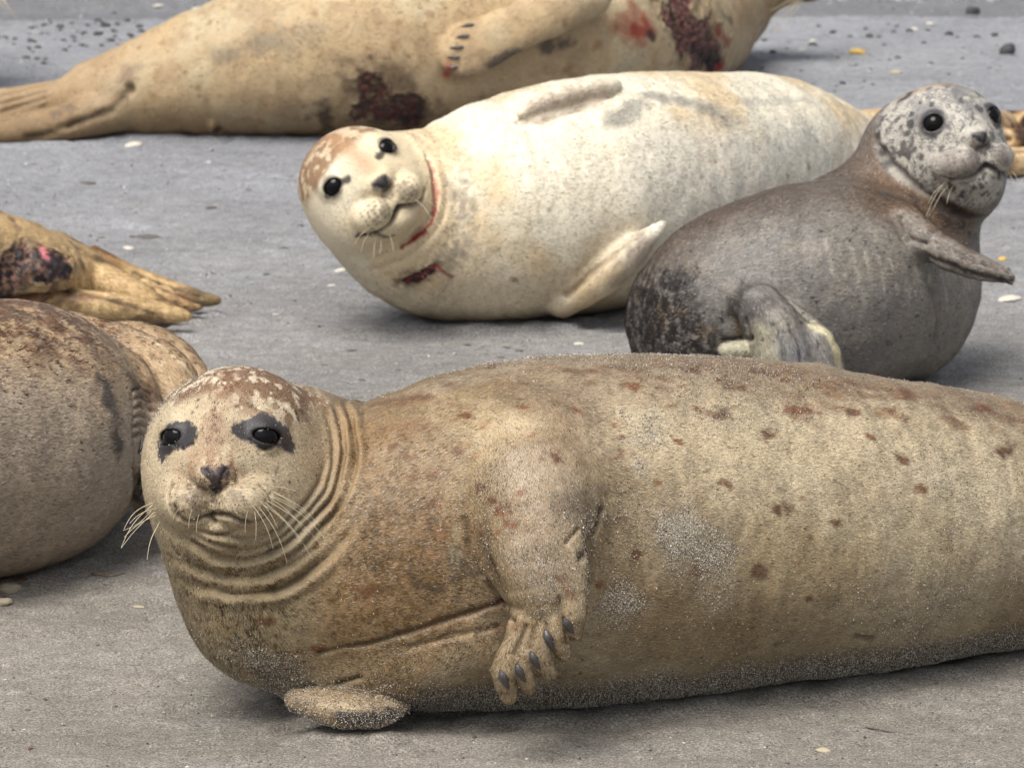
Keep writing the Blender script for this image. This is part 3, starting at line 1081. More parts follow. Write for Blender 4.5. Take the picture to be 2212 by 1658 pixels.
        C[:] = mixv(C, lin((238, 220, 188)) * ALB, crown * sstep(.50, .57, fbm(V * np.array([1.3, 1, .8]), 84, 3, 19)))
        c['disp'][:] *= 1 - hm * .8
        # brow stripe from crown to nose
        st = hm * np.exp(-(hq[:, 0] / 38) ** 2) * sstep(-60, -20, hq[:, 1]) * sstep(0, 50, hq[:, 2])
        C[:] = mixv(C, lin((160, 122, 90)) * ALB, st * sstep(.36, .60, fr) * .75)
        # muzzle sides rusty
        mz = hm * np.exp(-((np.abs(hq[:, 0]) - 45) / 40) ** 2) * np.exp(-((hq[:, 1] + 40) / 35) ** 2)
        C[:] = mixv(C, lin((178, 128, 90)) * ALB, mz * sstep(.35, .6, fr) * .6)
        c['flen'][:] = .78 - .40 * (1 - sstep(210, 330, dh)) - .2 * np.exp(-((px - 1160) / 110) ** 2) * sstep(1050, 1150, py) - .05 * np.exp(-((px - 1165) / 90) ** 2) * sstep(1290, 1360, py) * (c['t'] < 6.02)
        # throat
        th = (1 - sstep(560, 760, px)) * sstep(1100, 1200, py)
        C[:] = mixv(C, lin((206, 184, 138)) * ALB, th * .5)
        # dark salt-and-pepper hairs on throat and shoulder
        pep = fbm(V, 170, 2, 51)
        pm = np.maximum(th, sstep(690, 800, px) * (1 - sstep(1000, 1120, px)) * sstep(960, 1100, py))
        zone = np.exp(-((px - 860) / 170) ** 2) * sstep(880, 1000, py) * (1 - sstep(1330, 1450, py))
        c['c2'][:] = mixv(np.tile(lin((116, 90, 54)) * ALB, (len(V), 1)), np.tile(lin((102, 70, 48)) * ALB, (len(V), 1)), hm)
        c['w2'][:] = zone * .46 + .06 * sstep(.45, .62, f1)
        c['w2'][:] = np.maximum(c['w2'], th * .35)
        c['w2'][:] = np.maximum(c['w2'], crown * .28)
        c['w2'][:] = np.maximum(c['w2'], st * .45)
        mzz = hm * np.exp(-(np.linalg.norm((hq - np.array([0, -80, 200])) / np.array([95, 62, 120]), axis=1)) ** 2)
        c['w2'][:] = np.maximum(c['w2'], mzz * .42)
        face = hm * sstep(-70, -110, hq[:, 1]) if False else hm * (1 - sstep(-120, -60, hq[:, 1]))
        pm = np.maximum(pm, face * .5 + hm * .10)
        paw = np.exp(-((px - 1165) / 95) ** 2) * sstep(1290, 1340, py) * (c['t'] < 6.02) * (1 - low)
        c['w2'][:] = np.maximum(c['w2'], paw * .36)
        pm = np.maximum(pm, paw * .35)
        c['pepper'][:] = pm * sstep(.40, .60, fbm(V, 30, 3, 52)) * .8 + .04 * sstep(.5, .62, f3)
        C[:] = mixv(C, lin((70, 58, 44)) * ALB, sstep(.60, .70, pep) * .25 * pm)
    # broad zones of the coat
    s.paint([(800, 950), (830, 1150), (800, 1320)], 120, (158, 122, 74), .6, .9, .5, 14)
    s.paint([(950, 1150), (960, 1300)], 90, (148, 112, 68), .55, .9, .6, 18)
    s.paint([(1330, 1230), (1420, 1330), (1600, 1370)], 80, (146, 120, 80), .6, .9, .6, 12)
    s.paint([(1420, 920), (1600, 960), (1900, 960), (2150, 1020)], 110, (226, 208, 170), .6, .95, .4, 10)
    s.paint([(1700, 1200), (2000, 1180)], 90, (206, 182, 136), .45, .95, .5, 12)
    s.paint([(1160, 1030), (1240, 1060)], 70, (186, 168, 142), .5, .9, .4, 20)
    s.paint([(1150, 1180), (1165, 1240)], 60, (160, 140, 118), .6, .9, .5, 25)
    s.paint([(1090, 940), (1000, 880)], 60, (214, 190, 144), .5, .9, .5, 16)
    s.paint([(2212, 880), (1800, 815), (1400, 775)], 30, (150, 116, 84), .5, .9, .7, 22)
    # rust spots
    spots = [(1580, 838, 14), (1500, 800, 16), (1690, 822, 9), (1730, 888, 17), (1712, 884, 12), (1955, 850, 17), (1925, 884, 9), (2170, 972, 16), (1950, 993, 10),
             (1985, 1055, 9), (1190, 990, 13), (1360, 834, 13), (1515, 888, 10), (1560, 898, 13), (1328, 915, 8), (1350, 980, 8), (1088, 1098, 13), (1078, 1106, 9), (940, 1088, 10),
             (985, 978, 9), (890, 1030, 7), (935, 1027, 8), (1150, 940, 7), (1690, 1100, 12), (1660, 942, 11), (1463, 952, 6), (1470, 835, 8), (1840, 885, 10), (1038, 1050, 8),
             (1125, 1062, 6), (1100, 1130, 8), (1065, 1080, 7), (1072, 1148, 8), (1290, 1264, 7), (1640, 1235, 12), (1375, 1195, 10), (1565, 1045, 10), (1800, 1130, 8), (790, 1275, 16),
             (845, 970, 8), (880, 990, 7), (1000, 900, 10), (1130, 880, 8), (1320, 990, 6), (1246, 885, 6), (1555, 820, 9), (1620, 800, 9), (1280, 800, 8), (2060, 905, 9), (2120, 880, 10),
             (575, 1340, 9), (1340, 945, 5), (1780, 955, 5), (1420, 1040, 5), (1880, 945, 6), (620, 1432, 8), (690, 1400, 9), (1500, 1235, 9), (1745, 1290, 6)]
    rng = random.Random(3)
    for x, y, r in spots:
        a = rng.uniform(-.3, .3)
        cc = rng.choice([(128, 76, 38), (136, 84, 44), (108, 66, 38)])
        s.paint([(x - r * .7, y - a * r), (x + r * .7, y + a * r)], r * .95, cc, .88, .9, 1.0, 90)
    for _ in range(52):
        x = rng.uniform(860, 2212)
        y = np.interp(x, [860, 1070, 1300, 1560, 1850, 2212], [862, 790, 764, 770, 806, 868]) + abs(rng.gauss(0, 48)) + 6
        w = rng.uniform(5, 15)
        s.paint([(x - w * 1.3, y), (x + w * 1.3, y + w * .35)], w, rng.choice([(140, 100, 66), (124, 86, 56), (150, 112, 74)]), rng.uniform(.35, .7), .9, .9, 70)
    for _ in range(22):
        x, y = rng.uniform(770, 1090), rng.uniform(900, 1330)
        s.paint([(x, y)], rng.uniform(5, 11), (156, 104, 52), .45, .9, .7, 80)
    for _ in range(60):
        x, y = rng.uniform(780, 2200), rng.uniform(880, 1380)
        s.paint([(x, y)], rng.uniform(3, 6), (132, 82, 46), .55, .6, .5, 90)
    for x, y in [(1040, 780), (1450, 790), (1660, 800), (1850, 830), (1990, 850), (2100, 875), (2190, 900), (900, 860), (840, 870), (1330, 790)]:
        s.paint([(x - 30, y + 2), (x + 30, y + 6)], 13, (120, 84, 56), .5, .8, .7, 50)
    # grey sand patches stuck to the flank
    for p, r, a in (([(1395, 905), (1400, 950)], 34, .6), ([(1380, 1010)], 18, .5), ([(1460, 1130), (1520, 1190), (1560, 1230)], 55, .45), ([(1350, 1310)], 40, .4), ([(1190, 1260)], 30, .3)):
        s.paint(p, r, (214, 202, 178), a * .35, .8, .8, 60)
        s.sandy(p, r * 1.35, 1.3)
    s.sandy([(1170, 1200), (1190, 1300)], 60, .8)
    s.paint([(575, 1440), (610, 1470)], 42, (112, 98, 74), .55, .8, .6, 60); s.sandy([(540, 1420), (610, 1450)], 55, 1.0)
    s.paint([(980, 1190), (1000, 1240)], 22, (60, 56, 54), .6, .8, .9, 80)
    s.paint([(905, 1260), (960, 1275)], 10, (50, 46, 44), .6, .8, .9, 90)
    s.paint([(980, 1145), (985, 1215)], 10, (205, 192, 150), .35, .8, .9, 90)
    s.paint([(1215, 1100), (1265, 1080)], 28, (84, 74, 66), .45, .9, .8, 60)
    s.paint([(1290, 1060), (1300, 1120)], 16, (80, 66, 52), .5, .9, .6, 60)
    # armpit creases
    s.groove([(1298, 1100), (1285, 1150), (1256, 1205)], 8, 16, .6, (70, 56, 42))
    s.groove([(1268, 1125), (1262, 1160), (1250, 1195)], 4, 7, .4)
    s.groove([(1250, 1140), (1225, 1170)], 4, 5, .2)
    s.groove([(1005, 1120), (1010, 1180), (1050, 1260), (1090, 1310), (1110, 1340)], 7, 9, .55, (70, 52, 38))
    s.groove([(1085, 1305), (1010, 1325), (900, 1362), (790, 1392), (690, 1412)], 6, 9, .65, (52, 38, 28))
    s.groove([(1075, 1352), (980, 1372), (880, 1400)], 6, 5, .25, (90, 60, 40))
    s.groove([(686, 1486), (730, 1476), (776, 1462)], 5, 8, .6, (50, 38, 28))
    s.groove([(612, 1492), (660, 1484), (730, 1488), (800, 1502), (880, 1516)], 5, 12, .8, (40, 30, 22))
    s.paint([(1075, 1356), (1120, 1350)], 10, (110, 55, 32), .6, .8, .6, 90)
    s.paint([(1005, 1322), (1080, 1300)], 9, (96, 46, 26), .6, .8, .7, 90)
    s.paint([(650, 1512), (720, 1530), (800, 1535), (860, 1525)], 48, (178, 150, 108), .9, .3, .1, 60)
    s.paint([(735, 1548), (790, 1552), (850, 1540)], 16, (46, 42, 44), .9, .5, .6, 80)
    s.paint([(690, 1522), (760, 1528), (850, 1522)], 6, (228, 200, 150), .6, .8, .3, 60)
    # belly navel nick
    s.groove([(1845, 1375), (1885, 1380)], 7, 7, .5, (70, 60, 46)); 
    # gaps between the raised toes
    for pts in ([(1140, 1350), (1112, 1410), (1116, 1475)], [(1158, 1350), (1146, 1400), (1160, 1460)], [(1180, 1345), (1180, 1380), (1198, 1435)], [(1208, 1290), (1212, 1340), (1226, 1388)]):
        s.groove(pts, 4.0, 5, .75, (62, 46, 32))
    for x, y in [(1091, 1469), (1126, 1455), (1158, 1428), (1187, 1385), (1229, 1352)]:
        s.claw(x, y, 70, 56, 22, 0.003)
    s.paint([(1240, 1290), (1215, 1250)], 8, (130, 82, 50), .5, .8, .6, 60)
    # lids: bare charcoal skin patches round the eyes
    def poly(c, P_, colr, soft=5.0, a=1.0):
        px, py = c['px'], c['py']
        P_ = np.array(P_)
        m = np.nonzero((px > P_[:, 0].min() - 15) & (px < P_[:, 0].max() + 15) & (py > P_[:, 1].min() - 15) & (py < P_[:, 1].max() + 15) & (c['t'] < 6.02))[0]
        x, y = px[m], py[m]
        nz = (fbm(c['V'][m], 260, 2, 7) - .5) * 15
        ins = np.zeros(len(m), bool); dd = np.full(len(m), 1e9)
        for (x0, y0), (x1, y1) in zip(P_, np.roll(P_, -1, 0)):
            cond = ((y0 > y) != (y1 > y)) & (x < (x1 - x0) * (y - y0) / (y1 - y0 + 1e-9) + x0)
            ins ^= cond
            ex, ey = x1 - x0, y1 - y0
            tt = np.clip(((x - x0) * ex + (y - y0) * ey) / (ex * ex + ey * ey + 1e-9), 0, 1)
            dd = np.minimum(dd, np.hypot(x - x0 - tt * ex, y - y0 - tt * ey))
        sd = np.where(ins, -dd, dd) + nz
        w_ = (1 - sstep(-soft / 2, soft / 2, sd - 3)) * a
        c['C'][m] = mixv(c['C'][m], lin(colr) * ALB, w_)
        c['bare'][m] = np.maximum(c['bare'][m], w_)
    K1 = (0.3558, 258.0, 737.0)
    def eyes(c):
        right = zz([(668, 520), (735, 498), (800, 465), (860, 440), (925, 455), (970, 500), (1015, 535), (1050, 610), (1058, 672), (1005, 655), (965, 625), (920, 645), (855, 648), (810, 615), (735, 590), (690, 560)], *K1)
        left = zz([(300, 515), (350, 488), (415, 490), (455, 520), (470, 570), (445, 615), (385, 645), (330, 655), (290, 690), (250, 735), (238, 690), (245, 610), (262, 560)], *K1)
        poly(c, right, (66, 63, 66)); poly(c, left, (66, 63, 66))
        for e, r in hd['eyes']:
            d = np.linalg.norm(c['V'] - e, axis=1)
            w_ = 1 - sstep(r * 1.04, r * 1.30, d)
            c['C'][:] = mixv(c['C'], lin((30, 28, 30)) * ALB, w_)
            c['bare'][:] = np.maximum(c['bare'], w_)
        nose = zz([(500, 772), (545, 758), (578, 785), (620, 752), (672, 768), (662, 800), (622, 845), (604, 905), (578, 925), (556, 885), (540, 830), (508, 805)], *K1)
        poly(c, nose, (66, 60, 66), 4)
    s.ops.append(('func', eyes))
    # mouth and muzzle creases
    s.groove(zz([(575, 770), (578, 850), (575, 905), (572, 960), (570, 1050)], *K1), 3, 4, .5, (60, 48, 40))
    s.groove(zz([(520, 770), (540, 805), (552, 860)], *K1), 2.6, 5, .9, (26, 22, 24))
    s.groove(zz([(648, 775), (625, 815), (605, 870)], *K1), 2.6, 5, .9, (26, 22, 24))
    s.groove(zz([(330, 1000), (355, 1065), (410, 1098), (455, 1098), (510, 1068), (560, 1056), (620, 1052), (680, 1068), (740, 1092), (810, 1102), (870, 1082), (915, 1040)], *K1), 6, 13, .97, (30, 23, 20))
    s.groove(zz([(560, 1070), (580, 1095)], *K1), 6, 8, .95, (22, 18, 18))
    s.groove(zz([(312, 850), (298, 940), (312, 1030), (345, 1080)], *K1), 5, 6, .3)
    s.groove(zz([(860, 870), (915, 930), (925, 1000), (900, 1060)], *K1), 5, 6, .25)
    s.groove(zz([(470, 1150), (560, 1175), (650, 1170), (740, 1140)], *K1), 5, 5, .2)
    s.groove(zz([(690, 740), (720, 790), (715, 850)], *K1), 5, 5, .25)
    s.groove(zz([(455, 760), (440, 810)], *K1), 5, 5, .25)
    s.groove(zz([(300, 560), (330, 630), (390, 655), (450, 620)], *K1), 4, 4, .3, (30, 28, 30))
    s.groove(zz([(800, 600), (860, 660), (930, 650), (975, 610)], *K1), 4, 4, .3, (30, 28, 30))
    for p, r, a in ((zz([(470, 900), (480, 960)], *K1), 18, .55), (zz([(430, 960), (460, 1010)], *K1), 14, .5), (zz([(640, 880), (690, 930)], *K1), 13, .45), (zz([(620, 950)], *K1), 8, .5)):
        s.paint(p, r, (70, 52, 42), a, .9, .9, 120)
    s.paint(zz([(1068, 425), (1085, 475)], *K1), 4.5, (40, 38, 36), .9, .4, .2, 120)
    for p in ([(475, 360)], [(470, 400)], [(445, 430)], [(735, 365)], [(775, 375)], [(800, 395)], [(715, 395)], [(960, 770)], [(950, 790)], [(915, 690)], [(935, 850)], [(245, 440)], [(325, 870)]):
        s.paint(zz(p, *K1), 4.5, (56, 50, 46), .75, .6, .6, 150)
    # black hairs on cheeks and jaw
    for _ in range(150):
        x, y = rng.uniform(330, 640), rng.uniform(1040, 1260)
        s.paint([(x, y)], rng.uniform(1.4, 2.6), (40, 34, 30), .7, .5, .3, 200)
    for _ in range(70):
        x, y = rng.uniform(400, 600), rng.uniform(1030, 1110)
        s.paint([(x, y)], rng.uniform(1.6, 3), (52, 42, 36), .7, .5, .3, 200)
    # whiskers
    W = [((330, 1090), (262, 1182), 10), ((328, 1100), (266, 1145), -8), ((335, 1105), (262, 1183), 4), ((338, 1112), (268, 1160), 6), ((332, 1085), (268, 1142), 12),
         ((345, 1128), (318, 1208), 6), ((340, 1098), (280, 1130), 8)]
    for a, b, bd in W:
        s.whisker(a, b, bd, 1.3, dt=0.03)
    for a, b, bd in [((575, 1080), (690, 1172), -10), ((570, 1090), (650, 1170), -8), ((560, 1096), (620, 1215), -10), ((580, 1070), (706, 1168), -14), ((550, 1104), (552, 1165), -3), ((535, 1104), (530, 1150), 2),
                     ((585, 1060), (668, 1118), -6), ((590, 1072), (640, 1098), -4), ((560, 1080), (600, 1140), -5), ((572, 1085), (676, 1210), -12), ((545, 1090), (590, 1185), -8), ((588, 1050), (645, 1062), -3),
                     ((415, 1100), (408, 1140), 2), ((430, 1110), (425, 1150), 2), ((395, 1090), (372, 1125), 3), ((590, 1080), (660, 1150), -8), ((598, 1065), (690, 1135), -9)]:
        s.whisker(a, b, bd, 0.6, dt=0.035)
    return s, base, dict(fur=620000, furlen=0.0058, furw=0.0008, grains=85000)

# ================================================================== B: the cream seal
def seal_b():
    s = Seal("cream white seal with brown cap and red cut round its neck, lying on its side", 0.0031)
    s.body([s.station(800, 285, 540, t=8.60), s.station(880, 282, 640, t=8.66), s.station(985, 268, 702), s.station(1120, 203, 700), s.station(1300, 160, 680), s.station(1480, 156, 645),
            s.station(1650, 163, 590), s.station(1790, 225, 545), s.station(1900, 300, 500), s.station(2000, 360, 480)], n=22)
    hd = s.head(774, 397, 8.54, 1.02, pad=.88, yaw=15, pitch=-1, roll=37, slit=0.64, eye_r=34)
    s.sh.add(Ell(P(768, 468, 8.59), np.eye(3), (.068, .07, .068), .04))
    s.sh.add(Ell(P(834, 538, 8.62), np.eye(3), (.060, .07, .060), .04))
    s.sh.add(Ell(P(905, 520, 8.64), np.eye(3), (0.10, 0.09, 0.10), 0.06))
    s.flush()
    s.limb([(1128, 243, 14, .012), (1180, 220, 25, .016), (1250, 200, 24, .018), (1310, 190, 22, .016), (1332, 186, 13, .012)], n=8, k=0.008)
    s.flush()
    s.limb([(1215, 655, 34, -.01), (1290, 608, 40, .01), (1350, 560, 36, .03), (1400, 515, 24, .04), (1430, 487, 11, .045)], n=8, k=0.018)
    s.flush()
    H0 = P(790, 405, 8.35)
    def folds(c):
        px, py, V = c['px'], c['py'], c['V']
        d = np.hypot(px - 790, py - 405) + (fbm(V, 14, 2, 91) - 0.5) * 14
        ang = np.degrees(np.arctan2(py - 405, px - 790))
        m0 = sstep(-40, -10, ang) * (1 - sstep(70, 100, ang))
        K = 8.4 / FPX
        for rr, w, dp in ((152, 5, 3), (176, 6, 2), (212, 8, 1)):
            c['disp'] -= np.exp(-((d - rr) / w) ** 2) * dp * K * m0
            c['disp'] += np.exp(-((d - rr - w * 1.8) / w) ** 2) * dp * .5 * K * m0
        w_ = np.exp(-((d - 215) / 16) ** 2) * m0 * sstep(.45, .66, fbm(V, 130, 3, 5)) * .45
        c['C'][:] = mixv(c['C'], lin((120, 114, 108)) * ALB, w_)
    s.ops.append(('func', folds))
    def base(c):
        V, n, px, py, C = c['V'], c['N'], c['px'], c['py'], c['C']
        f1 = fbm(V, 6, 4, 101); f2 = fbm(V, 22, 4, 102)
        C[:] = lin((248, 239, 216)) * 0.88
        C[:] = mixv(C, lin((226, 198, 150)) * 0.9, sstep(.44, .62, f1) * .7)
        C[:] = mixv(C, lin((220, 216, 206)) * 0.9, sstep(1250, 1500, px) * sstep(240, 320, py) * .6)
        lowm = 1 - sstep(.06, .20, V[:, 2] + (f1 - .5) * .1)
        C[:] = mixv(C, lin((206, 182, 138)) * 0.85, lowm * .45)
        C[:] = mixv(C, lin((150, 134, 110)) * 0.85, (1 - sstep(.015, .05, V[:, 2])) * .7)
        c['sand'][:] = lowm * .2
        hq = (V - hd['O']) @ hd['R'] / hd['u']
        hm = (1 - sstep(200, 250, np.linalg.norm(hq, axis=1)))
        hm = np.maximum(hm, 1 - sstep(135, 165, np.linalg.norm(hq - np.array([0, -95, 140]), axis=1)))
        fr = fbm(V, 90, 4, 15)
        C[:] = mixv(C, lin((236, 222, 188)) * .9, hm * .5)
        crown = hm * sstep(58, 96, hq[:, 1] - hq[:, 2] * .05 - hq[:, 0] * .10 + (fbm(V, 25, 3, 44) - .5) * 70)
        C[:] = mixv(C, lin((158, 124, 92)) * .85, crown * .95)
        C[:] = mixv(C, lin((236, 216, 182)) * .85, crown * sstep(.50, .57, fbm(V, 70, 3, 19)) * .85)
        c['c2'][:] = lin((118, 88, 62)) * .85; c['w2'][:] = crown * .30; c['disp'][:] *= 1 - hm * .8; c['flen'][:] = 1 - .5 * hm
        st = hm * np.exp(-(hq[:, 0] / 32) ** 2) * sstep(-40, 0, hq[:, 1]) * sstep(0, 50, hq[:, 2])
        C[:] = mixv(C, lin((190, 146, 104)) * .85, st * .7)
        for e, r in hd['eyes']:
            d = np.linalg.norm(V - e, axis=1)
            w_ = 1 - sstep(r * 1.12, r * 1.34, d)
            C[:] = mixv(C, lin((40, 36, 38)) * ALB, w_)
            c['bare'][:] = np.maximum(c['bare'], w_)
    face_detail(s, hd, sc=.95)
    for sx in (-1, 1):
        q = [hd['L'](sx * 58, 18, 150), hd['L'](sx * 80, 22, 150), hd['L'](sx * 93, 27, 150), hd['L'](sx * 118, 24, 130), hd['L'](sx * 130, 16, 112)]
        a_, b_, _ = project(np.array(q)); s.paint(list(zip(a_, b_)), 8, (40, 36, 38), .9, .5, .3, 120)
    q = [hd['L'](-84, -160, 165), hd['L'](-108, -150, 140), hd['L'](-122, -138, 120)]
    a_, b_, _ = project(np.array(q)); s.paint(list(zip(a_, b_)), 9, (44, 34, 30), .9, .7, .9, 150)
    s.paint([(988, 410), (1008, 470), (1000, 530), (955, 575)], 20, (150, 142, 132), .6, .9, 1.3, 120)
    s.paint([(960, 300), (1010, 360)], 16, (222, 190, 150), .5, .9, .8, 60)
    s.paint([(1450, 300), (1600, 420)], 70, (232, 222, 204), .5, .9, .6, 20)
    s.fj = .10
    # dark belly smudge
    s.paint([(1325, 262), (1392, 210), (1470, 218), (1540, 238)], 20, (112, 112, 112), .62, .9, .7, 40)
    s.paint([(1540, 240), (1575, 262)], 24, (150, 148, 146), .45, .9, .7, 40)
    s.paint([(1600, 222), (1740, 215)], 10, (160, 160, 158), .4, .9, .6, 40)
    s.paint([(1600, 400), (1750, 330)], 60, (190, 188, 182), .45, .9, .8, 30)
    for k in range(7):
        s.paint([(1590 + k * 28, 400 - k * 6), (1640 + k * 28, 330 - k * 4)], 4, (235, 228, 208), .5, .8, .5, 60)
    s.paint([(1040, 430), (1060, 480)], 40, (216, 194, 152), .25, .9, .6, 30)
    s.paint([(1270, 590), (1340, 520)], 40, (190, 160, 118), .35, .9, .6, 30)
    s.paint([(1160, 235), (1300, 200)], 24, (206, 188, 168), .85, .6, .4, 60)
    s.paint([(1340, 600), (1390, 530)], 24, (150, 136, 124), .75, .7, .5, 60)
    s.paint([(1260, 630), (1330, 590)], 22, (214, 190, 150), .6, .8, .5, 60)
    for x, y, r in ((1560, 255, 4), (1545, 350, 4), (1110, 606, 7), (1185, 455, 5), (1765, 305, 6), (1745, 360, 7), (1700, 380, 5), (1495, 605, 4), (1515, 383, 4), (1430, 330, 4)):
        s.paint([(x, y)], r, (110, 96, 70), .6, .6, .5, 90)
    s.groove([(1190, 690), (1225, 640), (1270, 598), (1330, 545), (1400, 492)], 7, 9, .35, (140, 112, 78))
    s.groove([(1120, 262), (1170, 260), (1240, 238), (1320, 210), (1345, 188)], 6, 6, .3, (130, 112, 92))
    # open cut round the neck
    RED = (150, 52, 42)
    s.groove([(922, 335), (938, 380), (944, 430), (930, 475), (902, 502), (868, 528)], 5, 6, 0)
    s.paint([(926, 345), (940, 390), (942, 430)], 6, (190, 110, 96), .8, .7, .6, 120)
    s.paint([(944, 440), (932, 482), (905, 510), (866, 536)], 3.5, RED, .95, .6, .4, 120)
    s.paint([(918, 500), (890, 520)], 5, (140, 34, 28), .9, .6, .4, 120)
    s.paint([(866, 612), (900, 600), (944, 578)], 13, (96, 60, 52), .6, .9, 1.4, 100)
    s.sore([(880, 607), (905, 598), (936, 580)], 11, [(40, 24, 24), (52, 22, 24), (110, 40, 38), (60, 30, 30), (160, 104, 104), (44, 24, 24)], .004)
    s.paint([(938, 570), (975, 598)], 4, (150, 60, 50), .8, .6, .6, 120)
    s.groove([(866, 610), (905, 590), (942, 572)], 7, 6, 0)
    s.paint([(800, 500), (830, 512), (845, 510)], 7, (60, 48, 40), .7, .8, .9, 150)
    for a, b, bd in [((800, 500), (780, 545), 4), ((815, 505), (808, 560), 3), ((822, 508), (820, 548), -3), ((838, 500), (850, 545), -3), ((795, 495), (765, 530), 4), ((895, 430), (930, 470), -5)]:
        s.whisker(a, b, bd, .8, dt=.03)
    return s, base, dict(fur=200000, furlen=.006, furw=.0011, far=True)

# ================================================================== C: the grey seal
def seal_c():
    s = Seal("grey seal on the right seen from behind, raising its pale spotted head", 0.0031)
    s.body([s.station(1520, 520, 860), s.station(1610, 445, 880), s.station(1720, 400, 880), s.station(1800, 388, 866), s.station(1866, 396, 838)], n=14, k=0.05)
    tC = (s.spine[-1][:3] - EYE) @ FW
    s.sh.add(Tube([np.append(P(1980, 700, tC - .02), .062), np.append(P(1985, 620, tC), .085), np.append(P(1995, 520, tC + .03), .085), np.append(P(2020, 440, tC + .03), .080), np.append(P(2040, 350, tC), .080)], n=8, k=.09))
    hd = s.head(2048, 300, tC - .02, .95, yaw=20, pitch=-9, roll=8, slit=.76, cheek=.95, jaw=1.0, eye_r=35)
    s.sh.add(Ell(P(2088, 412, tC - .03), np.eye(3), (.058, .06, .050), .04))
    s.sh.add(Ell(P(1990, 318, tC + .03), np.eye(3), (.072, .07, .068), .05))
    s.flush()
    # nape
    s.sh.add(Tube([np.append(P(1800, 470, tC + .03), .06), np.append(P(1890, 400, tC + .04), .06), np.append(P(1945, 330, tC + .04), .06)], n=6, k=.07))
    # raised fore flipper
    t0 = s.sh.depth(1960, 480)
    s.limb([(1950, 480, 42, None, t0 + .01), (2000, 522, 40, None, t0 - .03), (2060, 556, 35, None, t0 - .06), (2120, 580, 28, None, t0 - .08), (2165, 597, 16, None, t0 - .09), (2186, 604, 9, None, t0 - .09)], n=10, k=.012)
    s.flush()
    for (x0, y0), (x1, y1) in (((2130, 570), (2180, 580)), ((2140, 580), (2190, 594)), ((2140, 592), (2184, 614))):
        s.limb([(x0, y0, 12, None, t0 - .085), (x1, y1, 4, None, t0 - .095)], n=3, k=.005)
    s.flush()
    # folded hind flippers
    tr = s.sh.depth(1640, 700)
    s.limb([(1600, 640, 40, None, tr + .04), (1640, 665, 52, None, tr - .02), (1680, 730, 62, None, tr - .06), (1700, 800, 66, None, tr - .06), (1715, 880, 66, None, tr - .05)], n=8, k=.02)
    s.flush()
    s.limb([(1700, 690, 36, None, tr - .01), (1760, 740, 42, None, tr - .05), (1785, 800, 40, None, tr - .055), (1795, 870, 40, None, tr - .05)], n=8, k=.014)
    s.limb([(1640, 756, 20, None, tr - .03), (1600, 757, 19, None, tr - .05), (1570, 757, 17, None, tr - .055)], n=4, k=.008)
    s.flush()
    def base(c):
        V, n, px, py, C = c['V'], c['N'], c['px'], c['py'], c['C']
        f1 = fbm(V, 7, 4, 201); f2 = fbm(V, 28, 4, 202); f3 = fbm(V, 90, 3, 203)
        C[:] = lin((144, 138, 130)) * ALB
        C[:] = mixv(C, lin((122, 119, 116)) * ALB, sstep(.42, .62, f1) * .6)
        C[:] = mixv(C, lin((178, 166, 146)) * ALB, sstep(.54, .7, f2) * .25)
        # brown back ridge, left upper outline
        e = (px - 1340) * 0.55 + (py - 760) * 1.0
        edge = 1 - sstep(-60, 110, (py - 395) - 0.0009 * (px - 1850) ** 2 + (f2 - .5) * 60)
        ridge = edge * (1 - sstep(1800, 1900, px))
        C[:] = mixv(C, lin((88, 66, 48)) * ALB, ridge * .9)
        # mottled black rump
        rump = (1 - sstep(1440, 1650, px + (f1 - .5) * 260)) * sstep(520, 660, py + (f1 - .5) * 120)
        C[:] = mixv(C, lin((62, 56, 54)) * ALB, rump * sstep(.36, .50, f3 + (f2 - .5) * .4))
        C[:] = mixv(C, lin((134, 114, 90)) * ALB, rump * sstep(.54, .70, f2) * .8)
        C[:] = mixv(C, lin((38, 34, 34)) * ALB, rump * sstep(.5, .64, f3) * .8)
        c['sand'][:] = .12 + .2 * f1
        hq = (V - hd['O']) @ hd['R'] / hd['u']
        dd = np.linalg.norm(hq, axis=1)
        hm = (1 - sstep(205, 245, dd))
        hm = np.maximum(hm, 1 - sstep(135, 165, np.linalg.norm(hq - np.array([0, -95, 140]), axis=1)))
        hm = np.maximum(hm, 1 - sstep(.070, .085, np.linalg.norm(V - P(1990, 318, tC + .0), axis=1)))
        nk = (1 - sstep(2000, 2100, 4000 - px)) * sstep(400, 440, py) * (1 - sstep(560, 620, py))
        C[:] = mixv(C, lin((206, 200, 188)) * ALB, hm)
        c['c2'][:] = np.where((hm > .4)[:, None], lin((104, 102, 104)) * ALB, lin((40, 34, 32)) * ALB)
        c['w2'][:] = np.where(hm > .4, .26 + .3 * sstep(.45, .6, f1) - .25 * sstep(.5, .6, f2), np.maximum(rump * .75, .12))
        c['flen'][:] = 1 - .4 * hm; c['disp'][:] *= 1 - hm * .8
        C[:] = mixv(C, lin((150, 148, 148)) * ALB, hm * sstep(.50, .60, f2) * sstep(-20, 60, hq[:, 1]) * .85)
        C[:] = mixv(C, lin((120, 118, 120)) * ALB, hm * np.exp(-(hq[:, 0] / 40) ** 2) * sstep(-30, 20, hq[:, 1]) * sstep(.42, .55, f2) * .8)
        C[:] = mixv(C, lin((196, 160, 120)) * ALB, hm * sstep(140, 175, hq[:, 1]) * .75)
        C[:] = mixv(C, lin((44, 42, 44)) * ALB, hm * sstep(.655, .70, fbm(V, 60, 2, 77)) * .8)
        # grey neck behind jaw
        nb = (1 - hm) * sstep(1780, 1900, px + (py - 400) * .3) * (1 - sstep(430, 520, py - (px - 1900) * .45 + (f2 - .5) * 60)) * (1 - sstep(2080, 2120, px))
        C[:] = mixv(C, lin((112, 86, 64)) * ALB, nb * .85)
